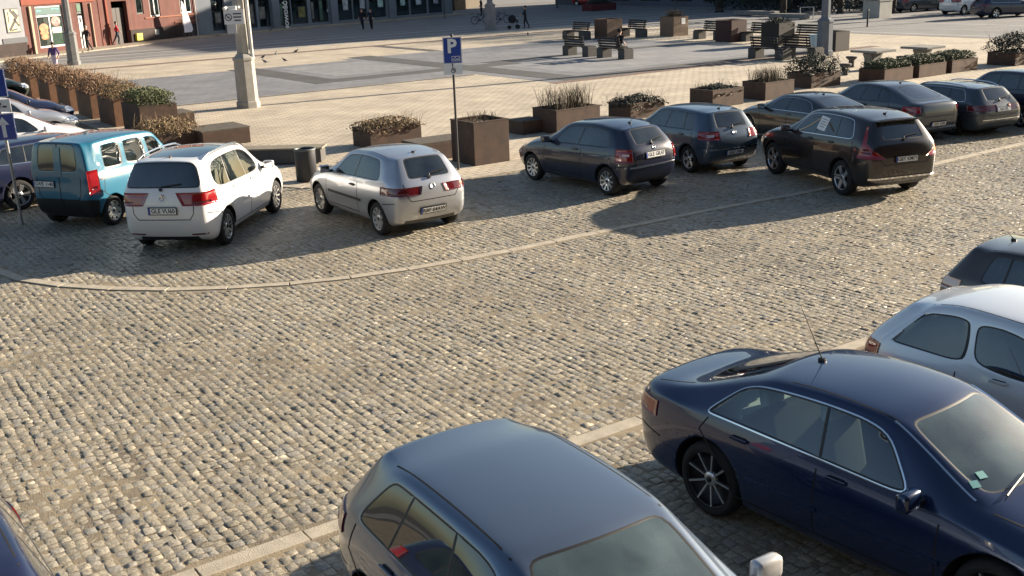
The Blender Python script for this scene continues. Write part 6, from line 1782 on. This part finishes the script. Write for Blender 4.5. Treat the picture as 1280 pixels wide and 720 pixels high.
b = NB(); tube(b, [(-.38, 0, .25), (.0, 0, .5), (.38, 0, .22)], .02, 6); tube(b, [(.30, -.22, .14), (-.42, -.22, .80), (-.62, -.22, 1.02), (-.62, .22, 1.02), (-.42, .22, .80), (.30, .22, .14)], .018, 6); obj('frame', b, M_STEEL, o)
for x, r_ in ((.36, .14), (-.30, .17)):
    for s_ in (1, -1):
        b = NB(); M = Matrix.Translation((x, s_*.24, r_)) @ Matrix.Rotation(PI/2, 4, 'X'); lathe(b, [(.02, -.02), (r_*.8, -.02), (r_, -.01), (r_, .01), (r_*.8, .02), (.02, .02)], 16, M=M); obj('wheel', b, RUBBER, o)
PIG = mat('pigeon_grey', (.07, .075, .085), .7)
def pigeon(px, yaw, label):
    g = G(*px); o = None
    b = NB(); r = bmesh.ops.create_uvsphere(b, u_segments=12, v_segments=8, radius=1); bmesh.ops.transform(b, matrix=Matrix.Translation((0, 0, .13)) @ Matrix.Rotation(R(-22), 4, 'Y') @ Matrix.Diagonal((.16, .075, .08, 1)), verts=r['verts'])
    cyl(b, (.10, 0, .17), (.15, 0, .25), .045, .03, 8); r = bmesh.ops.create_uvsphere(b, u_segments=8, v_segments=6, radius=.038); bmesh.ops.translate(b, verts=r['verts'], vec=(.165, 0, .265))
    cyl(b, (.19, 0, .262), (.225, 0, .252), .011, .003, 6); box(b, (-.19, 0, .085), (.16, .075, .02), ry=R(-14))
    for s_ in (1, -1): cyl(b, (.0, s_*.03, 0), (.0, s_*.03, .09), .009, n=5); box(b, (.02, s_*.03, .006), (.07, .03, .01))
    bmesh.ops.scale(b, verts=b.verts, vec=(.82, .82, .82))
    obj('pigeon', b, PIG, loc=g, rz=yaw, label=label, cat='pigeon', group='pigeons on the paving')
for px, a, t in (((329, 73), 20, 'pigeon close right of the pale lamp post, farther one'), ((331.5, 79), 200, 'pigeon close right of the pale lamp post, nearer one'), ((345, 69), 80, 'pigeon farther off between the lamp post and the dark bands'), ((356, 77), 160, 'largest looking pigeon with raised tail right of the lamp post'), ((370, 66), 10, 'pigeon farthest right of the group by the lamp post'), ((338, 39.5), 0, 'pigeon on the street in front of the black feather flag'), ((660, 44.5), 90, 'lone pigeon left of the benches')):
    pigeon(px, R(a), t)
# ------------------------------------------------------------------ daylight
SUN_AZ, SUN_EL = R(25.5), R(15.5)
w = bpy.data.worlds.new('World'); sc.world = w; w.use_nodes = True
nt = w.node_tree
sky = nt.nodes.new('ShaderNodeTexSky'); sky.sky_type = 'NISHITA'; sky.sun_disc = False
sky.sun_elevation = SUN_EL; sky.sun_rotation = PI/2-SUN_AZ
sky.air_density = 1.0; sky.dust_density = 1.2; sky.ozone_density = 1.2
nt.links.new(sky.outputs['Color'], nt.nodes['Background'].inputs['Color'])
nt.nodes['Background'].inputs['Strength'].default_value = .050
sl = bpy.data.lights.new('sun', 'SUN'); sl.energy = 5.0; sl.angle = R(.53); sl.color = (1, .86, .68)
so = bpy.data.objects.new('sun', sl); COL.objects.link(so)
d = Vector((math.cos(SUN_AZ)*math.cos(SUN_EL), math.sin(SUN_AZ)*math.cos(SUN_EL), math.sin(SUN_EL)))
so.rotation_euler = d.to_track_quat('Z', 'Y').to_euler(); so.location = d*200
sc.view_settings.view_transform = 'Standard'
sc.view_settings.look = 'None'
sc.view_settings.gamma = 1
sc.view_settings.use_curve_mapping = False
sc.view_settings.exposure = 1.65
sc.cycles.max_bounces = 8
sc.cycles.transparent_max_bounces = 16
